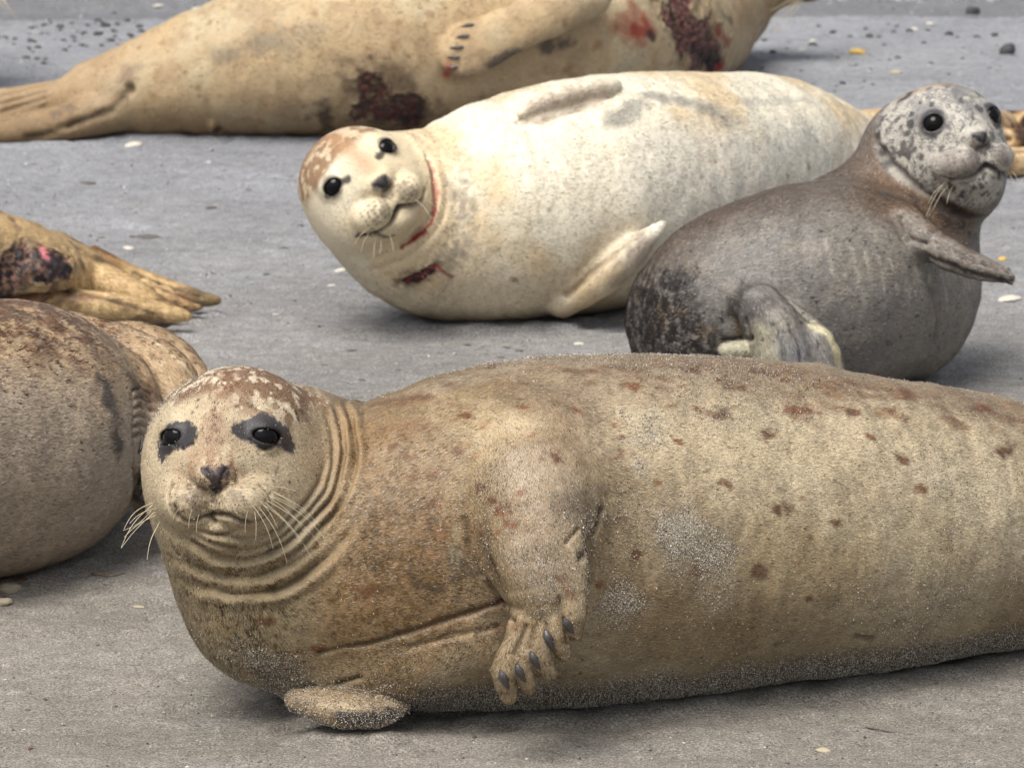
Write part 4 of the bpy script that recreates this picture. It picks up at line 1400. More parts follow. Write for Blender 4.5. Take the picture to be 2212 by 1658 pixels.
        C[:] = mixv(C, lin((70, 60, 54)) * ALB, nb * sstep(.52, .62, f2) * .6)
        for e_, r in hd['eyes']:
            d = np.linalg.norm(V - e_, axis=1)
            w_ = 1 - sstep(r * 1.2, r * 1.6, d)
            C[:] = mixv(C, lin((58, 54, 58)) * ALB, w_)
            c['bare'][:] = np.maximum(c['bare'], w_)
    face_detail(s, hd, sc=.95)
    s.paint([(1905, 300), (1925, 330), (1990, 400), (2060, 450), (2100, 470)], 1, (50, 44, 42), 0)
    s.groove([(1890, 300), (1922, 350), (1985, 406), (2060, 452), (2112, 470)], 8, 14, .65, (70, 58, 50))
    s.groove([(2010, 440), (2060, 462), (2120, 470)], 6, 7, .7, (50, 46, 46))
    s.groove([(2010, 560), (2060, 576), (2110, 595), (2170, 612)], 6, 6, .75, (50, 44, 40))
    s.groove([(1945, 470), (1965, 515), (1998, 525)], 6, 9, .5, (60, 54, 50))
    s.groove([(2000, 560), (2020, 640), (2022, 740)], 12, 14, .3, (90, 84, 80))
    for x, y, r in ((1915, 355, 12), (1878, 408, 6), (1908, 418, 8), (1900, 330, 8), (2080, 486, 7), (2095, 505, 6), (1970, 300, 8), (1940, 258, 7), (1945, 275, 6), (1990, 340, 6), (2060, 545, 6), (2085, 555, 6),
                    (2115, 565, 6), (2150, 580, 6), (2140, 600, 6), (1975, 445, 7), (1968, 485, 8), (2025, 495, 5), (2180, 600, 8), (1655, 530, 3), (1805, 490, 5), (1770, 500, 4)):
        s.paint([(x, y)], r, (48, 44, 44), .8, .6, .5, 90)
    s.paint([(2060, 350), (2090, 358)], 32, (150, 138, 130), .7, .8, .5, 60)
    s.paint([(2170, 335)], 20, (140, 128, 124), .6, .8, .5, 60)
    s.paint([(1958, 470), (1990, 500), (2040, 535)], 26, (150, 142, 132), .7, .8, .6, 60)
    s.paint([(2060, 540), (2150, 590)], 18, (140, 128, 116), .6, .8, .6, 60)
    s.paint([(2030, 560), (2110, 590), (2180, 612)], 9, (60, 54, 50), .85, .7, .7, 80)
    s.paint([(1990, 505), (2080, 552), (2140, 575)], 5, (96, 88, 82), .6, .9, 1.2, 120)
    for k in range(10):
        x = 1780 + k * 28
        s.paint([(x, 520 + k * 8), (x + 16, 590 + k * 9)], 3.2, (206, 198, 180), .45, .8, .5, 60)
    # hind flippers
    s.paint([(1590, 650), (1640, 680)], 40, (70, 64, 62), .85, .7, .6, 50)
    s.paint([(1650, 730), (1660, 800)], 34, (178, 172, 146), .8, .8, .5, 60)
    s.paint([(1720, 760), (1730, 820)], 40, (134, 134, 138), .8, .8, .5, 60)
    s.paint([(1755, 700), (1790, 722), (1808, 760)], 12, (222, 212, 176), .95, .5, .2, 60)
    s.paint([(1800, 740), (1815, 810)], 8, (190, 178, 140), .8, .6, .3, 60)
    s.paint([(1570, 757), (1620, 757)], 22, (196, 190, 164), .95, .5, .2, 60)
    s.paint([(1590, 690), (1600, 720)], 12, (120, 96, 50), .7, .8, .5, 60)
    s.groove([(1612, 690), (1622, 730), (1628, 800)], 4, 6, .5, (100, 92, 70))
    s.groove([(1668, 700), (1690, 750), (1700, 810)], 5, 6, .6, (96, 96, 98))
    s.groove([(1705, 700), (1728, 750), (1735, 815)], 4, 5, .5, (90, 90, 94))
    s.groove([(1560, 735), (1600, 732), (1625, 730)], 5, 8, .9, (30, 26, 24))
    s.groove([(1620, 640), (1700, 650), (1750, 695), (1808, 740)], 5, 6, .25, (80, 76, 74))
    for a, b, bd in [((2040, 395), (2000, 470), 5), ((2050, 398), (2015, 455), 4), ((2060, 400), (2045, 440), 3), ((2045, 392), (2005, 440), 6), ((2175, 370), (2190, 400), -2), ((2180, 365), (2200, 392), -2)]:
        s.whisker(a, b, bd, .8, dt=.03)
    return s, base, dict(fur=200000, furlen=.006, furw=.0011, far=True)

# ================================================================== D: the brown seal at the left edge
def seal_d():
    s = Seal("brown seal cut off by the left edge, its rump beside the near seal's head", 0.0034)
    s.body([s.station(-420, 700, 1330), s.station(-200, 660, 1290), s.station(0, 648, 1246), s.station(60, 662, 1200), s.station(130, 700, 1150)], n=14, k=0.04)
    s.flush()
    # folded hind flippers behind
    t = 7.45
    s.limb([(150, 760, 90, None, 7.3), (260, 790, 90, None, 7.25), (340, 830, 84, None, 7.2), (380, 900, 70, None, 7.15)], n=8, k=.02)
    s.limb([(200, 760, 60, None, 7.6), (290, 760, 66, None, 7.6), (370, 800, 68, None, 7.55), (410, 880, 60, None, 7.5)], n=8, k=.015)
    s.flush()
    # side flipper with claws squeezed beside the near seal's head
    s.limb([(270, 820, 60, None, 7.0), (318, 890, 42, None, 6.95), (322, 980, 40, None, 6.9), (320, 1060, 36, None, 6.9), (316, 1100, 22, None, 6.9)], n=8, k=.012)
    s.flush()
    def base(c):
        V, n, px, py, C = c['V'], c['N'], c['px'], c['py'], c['C']
        f1 = fbm(V, 6, 4, 301); f2 = fbm(V * np.array([.6, 1, 1.4]), 40, 4, 302); f3 = fbm(V, 120, 3, 303)
        C[:] = lin((178, 162, 140)) * ALB
        g = sstep(720, 1000, py + (f1 - .5) * 260)
        C[:] = mixv(lin((208, 176, 134)) * ALB * np.ones_like(C), lin((186, 170, 150)) * ALB * np.ones_like(C), g)
        c['c2'][:] = lin((92, 60, 40)) * ALB; c['w2'][:] = .06 + .36 * (1 - sstep(700, 900, py))
        C[:] = mixv(C, lin((108, 74, 50)) * ALB, sstep(.40, .56, f2) * (1 - sstep(700, 900, py)) * .85)
        C[:] = mixv(C, lin((214, 196, 168)) * ALB, sstep(.58, .68, f3) * (1 - sstep(700, 850, py)) * .5)
        C[:] = mixv(C, lin((136, 118, 100)) * ALB, sstep(.50, .62, f3) * .2)
        C[:] = mixv(C, lin((196, 168, 130)) * ALB, sstep(210, 300, px + (py - 760) * -.2) * (1 - sstep(820, 860, py)) * .8)
        c['sand'][:] = .15 + .25 * g
    s.paint([(225, 840), (240, 900), (255, 960)], 24, (58, 54, 56), .85, .7, .7, 50)
    s.paint([(290, 830), (330, 850)], 34, (84, 56, 40), .8, .8, .8, 60)
    s.paint([(310, 890), (312, 950)], 14, (196, 176, 140), .7, .7, .5, 60)
    s.paint([(305, 1020), (315, 1090)], 26, (60, 50, 44), .85, .8, .6, 60)
    s.groove([(286, 850), (284, 930), (288, 1010), (285, 1080)], 8, 18, .85, (46, 30, 24))
    s.groove([(350, 725), (400, 770), (440, 830)], 6, 6, .3, (120, 96, 70))
    s.paint([(270, 707), (330, 735), (380, 780), (410, 810)], 5, (232, 210, 176), .8, .6, .2, 50)
    for k_ in range(6):
        s.groove([(288, 842 + k_ * 20), (306, 836 + k_ * 20), (326, 846 + k_ * 20)], 4, 7, .7, (60, 40, 30))
    for x, y in ((304, 960), (310, 1000), (314, 1035), (312, 1068)):
        s.claw(x, y, -35, 40, 13, .004)
    return s, base, dict(fur=110000, furlen=.007, furw=.0012, far=False)

# ================================================================== E: tan hind quarters at left
def seal_e():
    s = Seal("ochre seal hindquarters at the left edge with a dark and pink sore and crossed flippers", 0.0036)
    s.body([s.station(-380, 380, 760), s.station(-160, 420, 745), s.station(0, 462, 728), s.station(80, 492, 715), s.station(150, 530, 698)], n=12, k=.03)
    tE = (s.spine[-1][:3] - EYE) @ FW
    s.flush()
    t0 = tE
    s.limb([(120, 560, 62, None, t0), (200, 596, 44, None, t0 - .03), (280, 634, 36, None, t0 - .05), (350, 668, 30, None, t0 - .06), (392, 686, 16, None, t0 - .06)], n=9, k=.012)
    s.limb([(0, 660, 40, None, t0 - .10), (150, 655, 32, None, t0 - .14), (250, 664, 30, None, t0 - .14), (350, 676, 24, None, t0 - .13), (400, 683, 13, None, t0 - .12)], n=9, k=.008)
    s.limb([(200, 560, 30, None, t0 + .06), (280, 596, 26, None, t0 + .07), (360, 628, 26, None, t0 + .06), (420, 645, 22, None, t0 + .05), (466, 648, 12, None, t0 + .05)], n=9, k=.01)
    s.limb([(330, 640, 24, None, t0 + .0), (390, 660, 18, None, t0 + .0), (428, 665, 9, None, t0 + .0)], n=5, k=.012)
    s.limb([(20, 585, 62, None, t0 - .16), (80, 583, 56, None, t0 - .18), (125, 588, 40, None, t0 - .17)], n=6, k=.02)
    s.flush()
    def base(c):
        V, n, px, py, C = c['V'], c['N'], c['px'], c['py'], c['C']
        f1 = fbm(V, 8, 4, 401); f2 = fbm(V, 34, 4, 402)
        C[:] = lin((222, 188, 134)) * ALB
        C[:] = mixv(C, lin((168, 122, 74)) * ALB, sstep(.42, .6, f1) * .7)
        C[:] = mixv(C, lin((110, 76, 48)) * ALB, sstep(.55, .68, f2) * .7)
        C[:] = mixv(C, lin((134, 118, 84)) * ALB, sstep(390, 440, px) * .8)
        c['sand'][:] = .1
    s.paint([(40, 560), (90, 590)], 50, (120, 96, 84), .6, .8, .9, 40)
    s.sore([(20, 610), (60, 560), (90, 590), (125, 575)], 44, [(34, 29, 31), (40, 34, 36), (58, 46, 42), (110, 84, 66), (128, 92, 84), (52, 42, 42), (36, 30, 32)], .006)
    s.paint([(115, 560), (122, 590)], 20, (36, 33, 40), .9, .5, .7, 60)
    s.paint([(93, 535), (98, 552)], 8, (206, 120, 126), .95, .6, .5, 60)
    s.paint([(160, 560), (165, 600)], 9, (206, 172, 120), .8, .6, .3, 60)
    s.groove([(0, 650), (90, 640), (165, 625), (230, 645), (330, 678)], 6, 12, .9, (48, 26, 18))
    s.paint([(0, 652), (100, 645), (200, 640)], 8, (110, 48, 28), .7, .8, .6, 60)
    for pts in ([(300, 600), (360, 640), (400, 668)], [(290, 590), (380, 625), (430, 640)], [(340, 610), (420, 655)]):
        s.groove(pts, 4, 6, .5, (90, 76, 52))
    s.paint([(205, 552), (215, 562)], 8, (50, 44, 38), .7, .7, .8, 60)
    s.groove([(150, 540), (168, 570), (178, 610)], 5, 7, .5, (90, 60, 36))
    return s, base, dict(fur=60000, furlen=.007, furw=.0013, far=True)

# ================================================================== F: the big seal across the top
def seal_f():
    s = Seal("large tan seal lying along the top with a bloody throat and dark belly sore", 0.0042)
    s.body([s.station(215, 125, 298), s.station(310, 86, 300), s.station(480, 5, 303), s.station(700, -75, 303), s.station(950, -118, 295), s.station(1200, -125, 280), s.station(1370, -112, 250),
            s.station(1470, -100, 210), s.station(1540, -110, 130)], n=22, k=.03)
    tF = (s.spine[-1][:3] - EYE) @ FW
    u = lambda px, py, r, dt: np.append(P(px, py, tF + dt), r * tF / FPX)
    s.sh.add(Tube([u(1540, 0, 105, 0), u(1620, -42, 84, 0), u(1690, -58, 72, -.03), u(1748, -42, 46, -.06)], n=6, k=.05))
    s.flush()
    tH = (s.spine[0][:3] - EYE) @ FW
    s.limb([(250, 190, 62, None, tH), (150, 222, 56, None, tH), (60, 240, 58, None, tH - .02), (-60, 262, 62, None, tH - .02), (-160, 290, 50, None, tH)], n=9, k=.02)
    s.limb([(240, 240, 50, None, tH - .06), (140, 268, 44, None, tH - .1), (40, 286, 36, None, tH - .1), (-80, 304, 30, None, tH - .1)], n=9, k=.012)
    s.flush()
    t0 = s.sh.depth(1100, 90)
    s.limb([(1260, -20, 66, None, t0 + .03), (1190, 22, 58, None, t0 - .02), (1100, 66, 54, None, t0 - .04), (1030, 100, 58, None, t0 - .045), (992, 118, 46, None, t0 - .04)], n=9, k=.012, thin='view', f=.55)
    for x, y in ((1012, 62), (1000, 82), (990, 104), (982, 124), (978, 146)):
        s.limb([(x + 20, y + 2, 12, None, t0 - .05), (x - 6, y, 9, None, t0 - .05)], n=2, k=.006)
    s.flush()
    def base(c):
        V, n, px, py, C = c['V'], c['N'], c['px'], c['py'], c['C']
        f1 = fbm(V, 5, 4, 501); f2 = fbm(V, 20, 4, 502)
        C[:] = lin((196, 170, 130)) * ALB
        c['c2'][:] = lin((132, 104, 72)) * ALB; c['w2'][:] = .25 * sstep(.4, .6, fbm(V, 9, 3, 511))
        C[:] = mixv(C, lin((204, 190, 156)) * ALB, sstep(.45, .62, f1) * .7)
        C[:] = mixv(C, lin((166, 138, 104)) * ALB, sstep(.50, .66, f2) * .5)
        C[:] = mixv(C, lin((160, 132, 100)) * ALB, (1 - sstep(200, 330, px)) * .5)
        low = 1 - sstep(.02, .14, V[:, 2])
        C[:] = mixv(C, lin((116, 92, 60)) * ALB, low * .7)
        c['sand'][:] = .05
    DK = (46, 34, 34)
    s.paint([(800, 180), (850, 210), (880, 250)], 50, (84, 66, 52), .7, .8, .9, 30)
    s.sore([(800, 185), (800, 235), (850, 240), (885, 250)], 44, [(34, 28, 28), (58, 44, 42), (36, 26, 26), (104, 58, 54), (70, 30, 26), (30, 24, 24), (96, 78, 60)], .008)
    s.paint([(700, 250), (712, 275)], 22, (60, 46, 38), .85, .7, .9, 40)
    s.paint([(462, 275)], 12, (40, 30, 28), .95, .5, .5, 60)
    s.groove([(455, 268), (470, 285)], 10, -10)
    s.paint([(480, 120), (540, 95), (600, 92)], 26, (128, 118, 100), .65, .9, .9, 30)
    s.paint([(600, 85), (680, 70)], 22, (160, 148, 122), .4, .9, .9, 30)
    # bloody throat
    s.paint([(1370, 20), (1395, 60), (1330, 60)], 24, (150, 60, 40), .6, .95, 1.2, 30)
    s.paint([(1390, 40), (1400, 65), (1370, 62)], 12, (150, 36, 28), .8, .8, .9, 40)
    s.sore([(1440, -30), (1470, 30), (1505, 90), (1545, 130)], 60, [(48, 36, 38), (84, 62, 62), (58, 42, 44), (112, 66, 60), (146, 96, 88), (66, 46, 48), (40, 32, 34)], .008)
    s.paint([(1550, 70), (1572, 92)], 12, (150, 46, 30), .8, .8, .7, 40)
    s.paint([(1545, 150), (1560, 140)], 9, (150, 30, 24), .9, .6, .5, 40)
    s.paint([(1520, 120), (1545, 142)], 13, (34, 24, 24), .9, .6, .6, 40)
    s.paint([(1405, 75), (1412, 80)], 9, (60, 30, 34), .9, .6, .6, 40)
    s.groove([(1420, 10), (1460, 80), (1540, 145)], 20, 8)
    s.paint([(1600, 40), (1680, 20)], 26, (176, 146, 96), .7, .9, .6, 40)
    s.paint([(1560, 30), (1580, 45)], 9, (90, 70, 60), .7, .8, .6, 40)
    for k in range(6):
        s.groove([(1690, 5 + k * 8), (1660, 40 + k * 6), (1630, 62 + k * 5)], 3, 3, .35, (110, 88, 54))
    s.paint([(1740, -2), (1736, -12)], 10, (30, 24, 24), .9, .5, .3, 60)
    s.paint([(1232, 90), (1180, 105), (1110, 120), (1060, 135)], 14, (80, 72, 72), .8, .7, .7, 60)
    s.paint([(975, 150), (965, 160)], 9, (176, 70, 50), .8, .7, .5, 60)
    s.paint([(968, 135), (972, 148)], 6, (190, 90, 60), .7, .7, .5, 60)
    s.groove([(280, 190), (240, 240), (180, 262), (60, 300)], 9, 14, .75, (70, 56, 42))
    s.paint([(150, 232), (120, 245)], 12, (90, 72, 64), .6, .8, .8, 50)
    s.paint([(270, 165), (290, 155)], 16, (120, 100, 90), .6, .9, .8, 50)
    for k in range(4):
        s.groove([(100, 180 + k * 16), (40, 195 + k * 18), (-40, 212 + k * 22)], 4, 6, .45, (100, 84, 60))
    rng = random.Random(8)
    for x, y, r in ((347, 95, 7), (455, 50, 7), (425, 85, 5), (335, 158, 7), (335, 210, 8), (427, 190, 6), (575, 227, 6), (850, 98, 9), (795, 105, 5), (690, 122, 6), (655, 228, 6), (560, 260, 7), (300, 103, 6),
                    (860, 50, 6), (930, 30, 8), (1040, 210, 8), (1225, 150, 12), (1240, 165, 9), (1220, 50, 5), (1290, 100, 10), (1330, 60, 9), (1350, 190, 8), (1450, 140, 8), (680, 30, 7), (750, 60, 6), (640, 60, 6)):
        s.paint([(x, y)], r, rng.choice([(150, 104, 56), (136, 100, 66)]), .6, .7, .6, 60)
    for x, y in ((1008, 56), (998, 79), (985, 103), (978, 124), (974, 146)):
        s.claw(x, y, 178, 34, 9, .002)
    for a, b in (((1730, -4), (1640, 66)), ((1726, 0), (1655, 74)), ((1720, 0), (1622, 58)), ((1734, 0), (1672, 66)), ((1715, -4), (1612, 40))):
        s.whisker(a, b, -6, .8, t0=tF - .10)
    return s, base, dict(fur=90000, furlen=.007, furw=.0015, far=True)

# ================================================================== G: seal behind the grey one
def seal_g():
    s = Seal("tan seal mostly hidden behind the grey seal's head, blotched flippers at the right edge", 0.0045)
    s.body([s.station(1800, 262, 345), s.station(1880, 235, 362), s.station(2000, 226, 372), s.station(2100, 232, 374), s.station(2170, 240, 320), s.station(2240, 236, 330), s.station(2380, 225, 370)], n=12, k=.02)
    s.flush()
    t = (s.spine[3][:3] - EYE) @ FW
    s.limb([(2140, 345, 34, None, t - .12), (2190, 350, 30, None, t - .14), (2260, 350, 34, None, t - .12)], n=5, k=.01)
    s.limb([(2150, 300, 30, None, t - .06), (2200, 306, 26, None, t - .08), (2260, 300, 30, None, t - .06)], n=5, k=.01)
    s.flush()
    def base(c):
        V, px, py, C = c['V'], c['px'], c['py'], c['C']
        f2 = fbm(V, 26, 4, 602)
        C[:] = lin((206, 178, 136)) * ALB
        C[:] = mixv(C, lin((150, 112, 68)) * ALB, sstep(.42, .58, f2) * sstep(2060, 2120, px))
        C[:] = mixv(C, lin((70, 50, 36)) * ALB, sstep(.56, .66, f2) * sstep(2060, 2120, px))
    s.groove([(2140, 318), (2175, 300), (2212, 270)], 8, 14, .8, (80, 32, 20))
    s.groove([(2140, 328), (2212, 325)], 6, 10, .8, (70, 36, 22))
    return s, base, dict(fur=25000, furlen=.007, furw=.0015, far=True)

# ================================================================== H: muzzle tip at the top left corner
def seal_h():
    s = Seal("dark chin of another seal poking in at the top left corner", 0.006)
    s.sh.ground = True
    tt = 11.6
    u = lambda px, py, r, dt: np.append(P(px, py, tt + dt), r * tt / FPX)
    s.sh.add(Tube([u(-620, -190, 190, .1), u(-420, -200, 190, .1), u(-240, -150, 130, .05), u(-120, -80, 95, 0), u(-40, -42, 50, -.03)], n=10, k=.04))
    def base(c):
        C = c['C']
        f2 = fbm(c['V'], 26, 4, 702)
        C[:] = lin((120, 84, 56)) * ALB
        C[:] = mixv(C, lin((50, 36, 28)) * ALB, sstep(-80, -20, c['px']) * .9)
    for a, b in (((-10, -5), (8, 20)), ((-5, -5), (22, 28)), ((2, -6), (36, 30)), ((5, -8), (40, 46))):
        s.whisker(a, b, 3, 1.0, t0=tt - .1)
    return s, base, dict(far=True)

import os, time
ALLV = []
BUILD = os.environ.get("SEALS", "abcdefgh")
QUICK = float(os.environ.get("QUICK", "1"))
for key, fn in zip("abcdefgh", (seal_a, seal_b, seal_c, seal_d, seal_e, seal_f, seal_g, seal_h)):
    if key not in BUILD: continue
    t_ = time.time()
    s, base, kw = fn()
    s.h *= QUICK
    s.build(base, **kw)
    ALLV.append(s.V[::3])
    print("seal", key, len(s.V), "verts", round(time.time() - t_, 1), "s")

# ------------------------------------------------------------------ ground and what lies on it
# sand settles against the bodies
occ = np.zeros((len(xs), len(ys)))
for V_ in ALLV:
    v_ = V_[V_[:, 2] < .022]
    ix = np.searchsorted(xs, v_[:, 0]); iy = np.searchsorted(ys, v_[:, 1])
    ok_ = (ix > 0) & (ix < len(xs)) & (iy > 0) & (iy < len(ys))
    occ[ix[ok_], iy[ok_]] = 1
ker = np.exp(-(np.arange(-9, 10) / 2.6) ** 2); ker /= ker.sum()
bl = np.apply_along_axis(lambda r: np.convolve(r, ker, 'same'), 0, occ)
ker = np.exp(-(np.arange(-7, 8) / 1.8) ** 2); ker /= ker.sum()
bl = np.apply_along_axis(lambda r: np.convolve(r, ker, 'same'), 1, bl)
GV[:, 2] += np.clip(bl.ravel() * 2.2, 0, 1) * .011 * (.35 + 1.1 * fbm(GV, 22, 3, 88))
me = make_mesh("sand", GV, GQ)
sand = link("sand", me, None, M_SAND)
tag(sand, kind="structure")

def gz(x, y):
    return float(sand_h(np.array([x]), np.array([y]))[0])

def stone_mesh(name, a, b, c, seed, rough=0.25, nu=22, nv=14):
    V, Q = [], []
    for i in range(nv + 1):
        th = 0.01 + (pi - 0.02) * i / nv
        for j in range(nu):
            ph = 2 * pi * j / nu
            V.append((sin(th) * cos(ph), sin(th) * sin(ph), cos(th)))
    V = np.array(V)
    nz = 1 + rough * 2 * (fbm(V + seed, 1.6, 3, seed) - .5)
    V = V * nz[:, None] * np.array([a, b, c])
    for i in range(nv):
        for j in range(nu):
            Q.append((i * nu + j, (i + 1) * nu + j, (i + 1) * nu + (j + 1) % nu, i * nu + (j + 1) % nu))
    return make_mesh(name, V, np.array(Q))

def shell_mesh(a, seed, ribs=22):
    """a cupped bivalve shell with growth rings and ribs, hollow side down"""
    V, Q = [], []
    nu, nv = 44, 14
    th = 0.0018
    for side in (0, 1):
        for i in range(nv + 1):
            r = i / nv
            for j in range(nu + 1):
                ph = 2 * pi * j / nu
                rr = a * r * (1 + .10 * sin(ph + seed) + .05 * sin(3 * ph + seed * 2) + .02 * sin(9 * ph))
                x = rr * cos(ph); y = rr * sin(ph) * .80
                z = a * .30 * (1 - r ** 2) + .0006 * sin(j * pi * ribs / nu) * r + .0006 * sin(r * 30)
                V.append((x, y, z - side * th))
    W = nu + 1; off = (nv + 1) * W
    for i in range(nv):
        for j in range(nu):
            Q.append((i * W + j, (i + 1) * W + j, (i + 1) * W + j + 1, i * W + j + 1))
            Q.append((off + i * W + j, off + i * W + j + 1, off + (i + 1) * W + j + 1, off + (i + 1) * W + j))
    for j in range(nu):
        Q.append((nv * W + j, off + nv * W + j, off + nv * W + j + 1, nv * W + j + 1))
    return make_mesh("shell", np.array(V), np.array(Q))

M_DARK = plain("dark stone", (0.045, 0.047, 0.05), .6, .5, .5, 60)
M_PALE = plain("pale shell", (0.52, 0.49, 0.43), .45, .5, .15, 80)
M_YELL = plain("yellow stone", (0.55, 0.38, 0.10), .55, .5, .25, 60)
M_BUFF = plain("buff pebble", (0.42, 0.36, 0.26), .6, .5, .3, 60)
M_BRWN = plain("brown pebble", (0.12, 0.06, 0.035), .5, .5, .5, 60)
M_WEED = plain("dry weed", (0.16, 0.12, 0.08), .8, .3, .5, 120)
M_CRUMB = plain("sand crumb", (0.13, 0.12, 0.11), .9, .2, .3, 90)
MATS = dict(dark=M_DARK, pale=M_PALE, yellow=M_YELL, buff=M_BUFF, brown=M_BRWN, weed=M_WEED, crumb=M_CRUMB)

protos = {}
def put(kind, px, py, wpx, label, cat, group=None, mat='dark', flat=.55, seed=None, asp=.75, sink=.25):
    g = G(px, py)
    g[2] = gz(g[0], g[1])
    t = (g - EYE) @ FW
    w = wpx * t / FPX / 2
    seed = seed if seed is not None else int(px * 7 + py * 3) % 97
    if kind == 'shell':
        o = link("shell", shell_mesh(w, seed), None, MATS[mat]); o.location = (g[0], g[1], g[2] + w * .02)
        o.rotation_euler = (0.10, 0.05, seed)
    else:
        key = (mat, seed % 6)
        if key not in protos:
            m_ = stone_mesh("pebble", 1, .8, .6, seed % 6 + 3, .35)
            m_.materials.append(MATS[mat]); protos[key] = m_
        o = bpy.data.objects.new(kind, protos[key]); col.objects.link(o)
        o.location = (g[0], g[1], g[2] + w * flat * .6 * (1 - 2 * sink))
        o.scale = (w, w * asp / .8, w * flat / .6)
        o.rotation_euler = (0, 0, random.Random(seed).uniform(-.6, .6))
    tag(o, label, cat, group)
    return o

# named pieces
put('shell', 288, 314, 46, "oval white shell lying against the top seal's shadow", "shell", None, 'pale')
put('shell', 430, 27, 42, "flat white shell on the wet sand at the top left", "shell", None, 'pale')
put('shell', 342, 24, 24, "small white shell left of the flat white one at the top left", "shell", None, 'pale')
put('shell', 330, 157 - 42, 28, "white shell touching the back of the top seal", "shell", None, 'pale')
put('shell', 450, 348, 14, "tiny cream shell below the top seal's belly", "shell", None, 'pale')
put('shell', 277, 528, 26, "cream shell chip on the grey sand above the ochre flippers", "shell", None, 'pale')
put('shell', 1250, 738, 24, "white shell chip between the cream seal and the near seal's back", "shell", None, 'pale')
put('shell', 735, 582, 30, "thin cream shell sliver left of the cream seal's chest", "shell", None, 'pale')
put('pebble', 1853, 111, 36, "yellow pebble on the wet sand at the top right", "pebble", None, 'yellow', .6, 3, .6)
put('stone', 2176, 110, 34, "angular black stone near the right edge, right of the yellow pebble", "stone", None, 'dark', 1.0, 5, .7)
put('stone', 2102, 27, 36, "black stone lying on the dark line at the top right", "stone", None, 'dark', .7, 2, .7)
put('shell', 1710 + 300, 48, 24, "cream shell on the wet sand at the top right, right of a smaller white one", "shell", None, 'pale')
put('shell', 1976, 60, 22, "smaller white shell at the top right beside a cream one", "shell", None, 'pale')
put('pebble', 1960 - 25, 98 + 60, 30, "buff flat pebble below the yellow pebble", "pebble", None, 'buff', .4, 4, .6)
put('shell', 1757, 80, 18, "white shell under the top seal's chin", "shell", None, 'pale')
put('shell', 1733, 98, 20, "bright white shell just below the one under the top seal's chin", "shell", None, 'pale')
put('pebble', 2150 + 15, 553, 20, "orange brown pebble right of the grey seal's flipper", "pebble", None, 'yellow', .6, 1)
put('shell', 2180, 648, 56, "long thin cream shell sliver at the right edge below the grey seal's flipper", "shell", None, 'pale')
# cluster at the left edge
put('pebble', 20, 1272, 66, "smooth pale green pebble at the left edge under the brown seal", "pebble", None, 'buff', .5, 2, .5, sink=.1)
put('stone', 48, 1260, 58, "dark brown stone behind the pale green pebble at the left edge", "stone", None, 'brown', .5, 4, .6, sink=.1)
put('pebble', 6, 1300, 40, "lower buff pebble of the cluster at the left edge", "pebble", None, 'buff', .5, 5, .6, sink=.1)
put('pebble', 12, 1288, 26, "small dark pebble wedged between the two pale ones at the left edge", "pebble", None, 'dark', .5, 1, .6, sink=.1)
put('pebble', 300, 1301, 26, "half buried buff lump left of the near seal's throat", "pebble", None, 'buff', .3, 3, .6, sink=.4)
put('pebble', 1778, 1617, 34, "pale bubble-like pebble on the sand below the near seal", "pebble", None, 'buff', .35, 1, .6, sink=.3)
put('pebble', 66, 1603, 12, "red brown crumb at the lower left of the sand", "pebble", None, 'brown', .6, 2)

# scattered small stones beyond the seals (positions read off the photograph)
far = [(302, 58, 22), (226, 58, 0), (130, 57, 22), (228, 55, 26), (210, 75, 22), (240, 85, 20), (32, 85, 14), (70, 92, 22), (305, 67, 18), (105, 43, 10), (56, 122, 22), (95, 135, 16), (14, 82, 10),
       (188, 97, 10), (140, 108, 16), (1800, 68, 18), (1836, 75, 12), (1878, 75, 20), (1898, 76, 14), (1930, 66, 14), (1965, 65, 20), (1938, 55, 12), (2005, 65, 12), (2050, 70, 22), (2068, 76, 10), (2110, 73, 16),
       (1768, 55, 12), (1756, 90, 22), (1940, 118, 16), (1850, 135, 14), (1820, 186, 16), (1706, 218, 22), (1735, 218, 12), (1790, 220, 18), (1762, 205, 10), (2080, 120, 12), (2148, 70, 18), (1885, 188, 10),
       (1980, 198, 12), (1700, 95, 10), (1670, 105, 18), (1650, 78, 14), (1810, 120, 10), (2010, 130, 14), (2165, 243, 10), (1600, 172, 0), (2050, 160, 10), (1870, 60, 12), (1910, 90, 12), (1995, 88, 14)]
for x, y, w in far:
    if w:
        put('pebble', x, y, w * .9, "small dark pebble scattered on the wet sand beyond the seals", "pebble", "small dark pebbles on the wet far sand", 'dark', .55)
rng = random.Random(21)
for k in range(46):
    x = rng.uniform(1640, 2212) if k % 3 else rng.uniform(0, 430)
    y = rng.uniform(30, 200) if k % 3 else rng.uniform(30, 150)
    put('pebble', x, y, rng.uniform(5, 10), "tiny grey pebble scattered on the wet sand beyond the seals", "pebble", "tiny grey pebbles on the wet far sand", rng.choice(['dark', 'crumb', 'buff']), .5)
for k in range(70):
    x, y = rng.uniform(0, 420), rng.gauss(85, 32)
    if y < 28 or y > 150 or (x > 300 and y > 70): continue
    put('pebble', x, y, rng.uniform(6, 16), "small dark pebble in the dense scatter left of the top seal", "pebble", "dense small pebbles at the top left", 'dark', .55)
mid = [(457, 444, 26, 'crumb'), (190, 386, 34, 'crumb'), (320, 499, 54, 'crumb'), (218, 500, 18, 'crumb'), (577, 586, 18, 'dark'), (672, 592, 12, 'dark'), (613, 530, 22, 'crumb'), (716, 610, 22, 'pale'), (536, 403, 16, 'crumb'),
       (596, 670, 16, 'pale'), (535, 593, 10, 'crumb'), (675, 500, 12, 'crumb'), (540, 460, 10, 'crumb'), (650, 480, 12, 'crumb')]
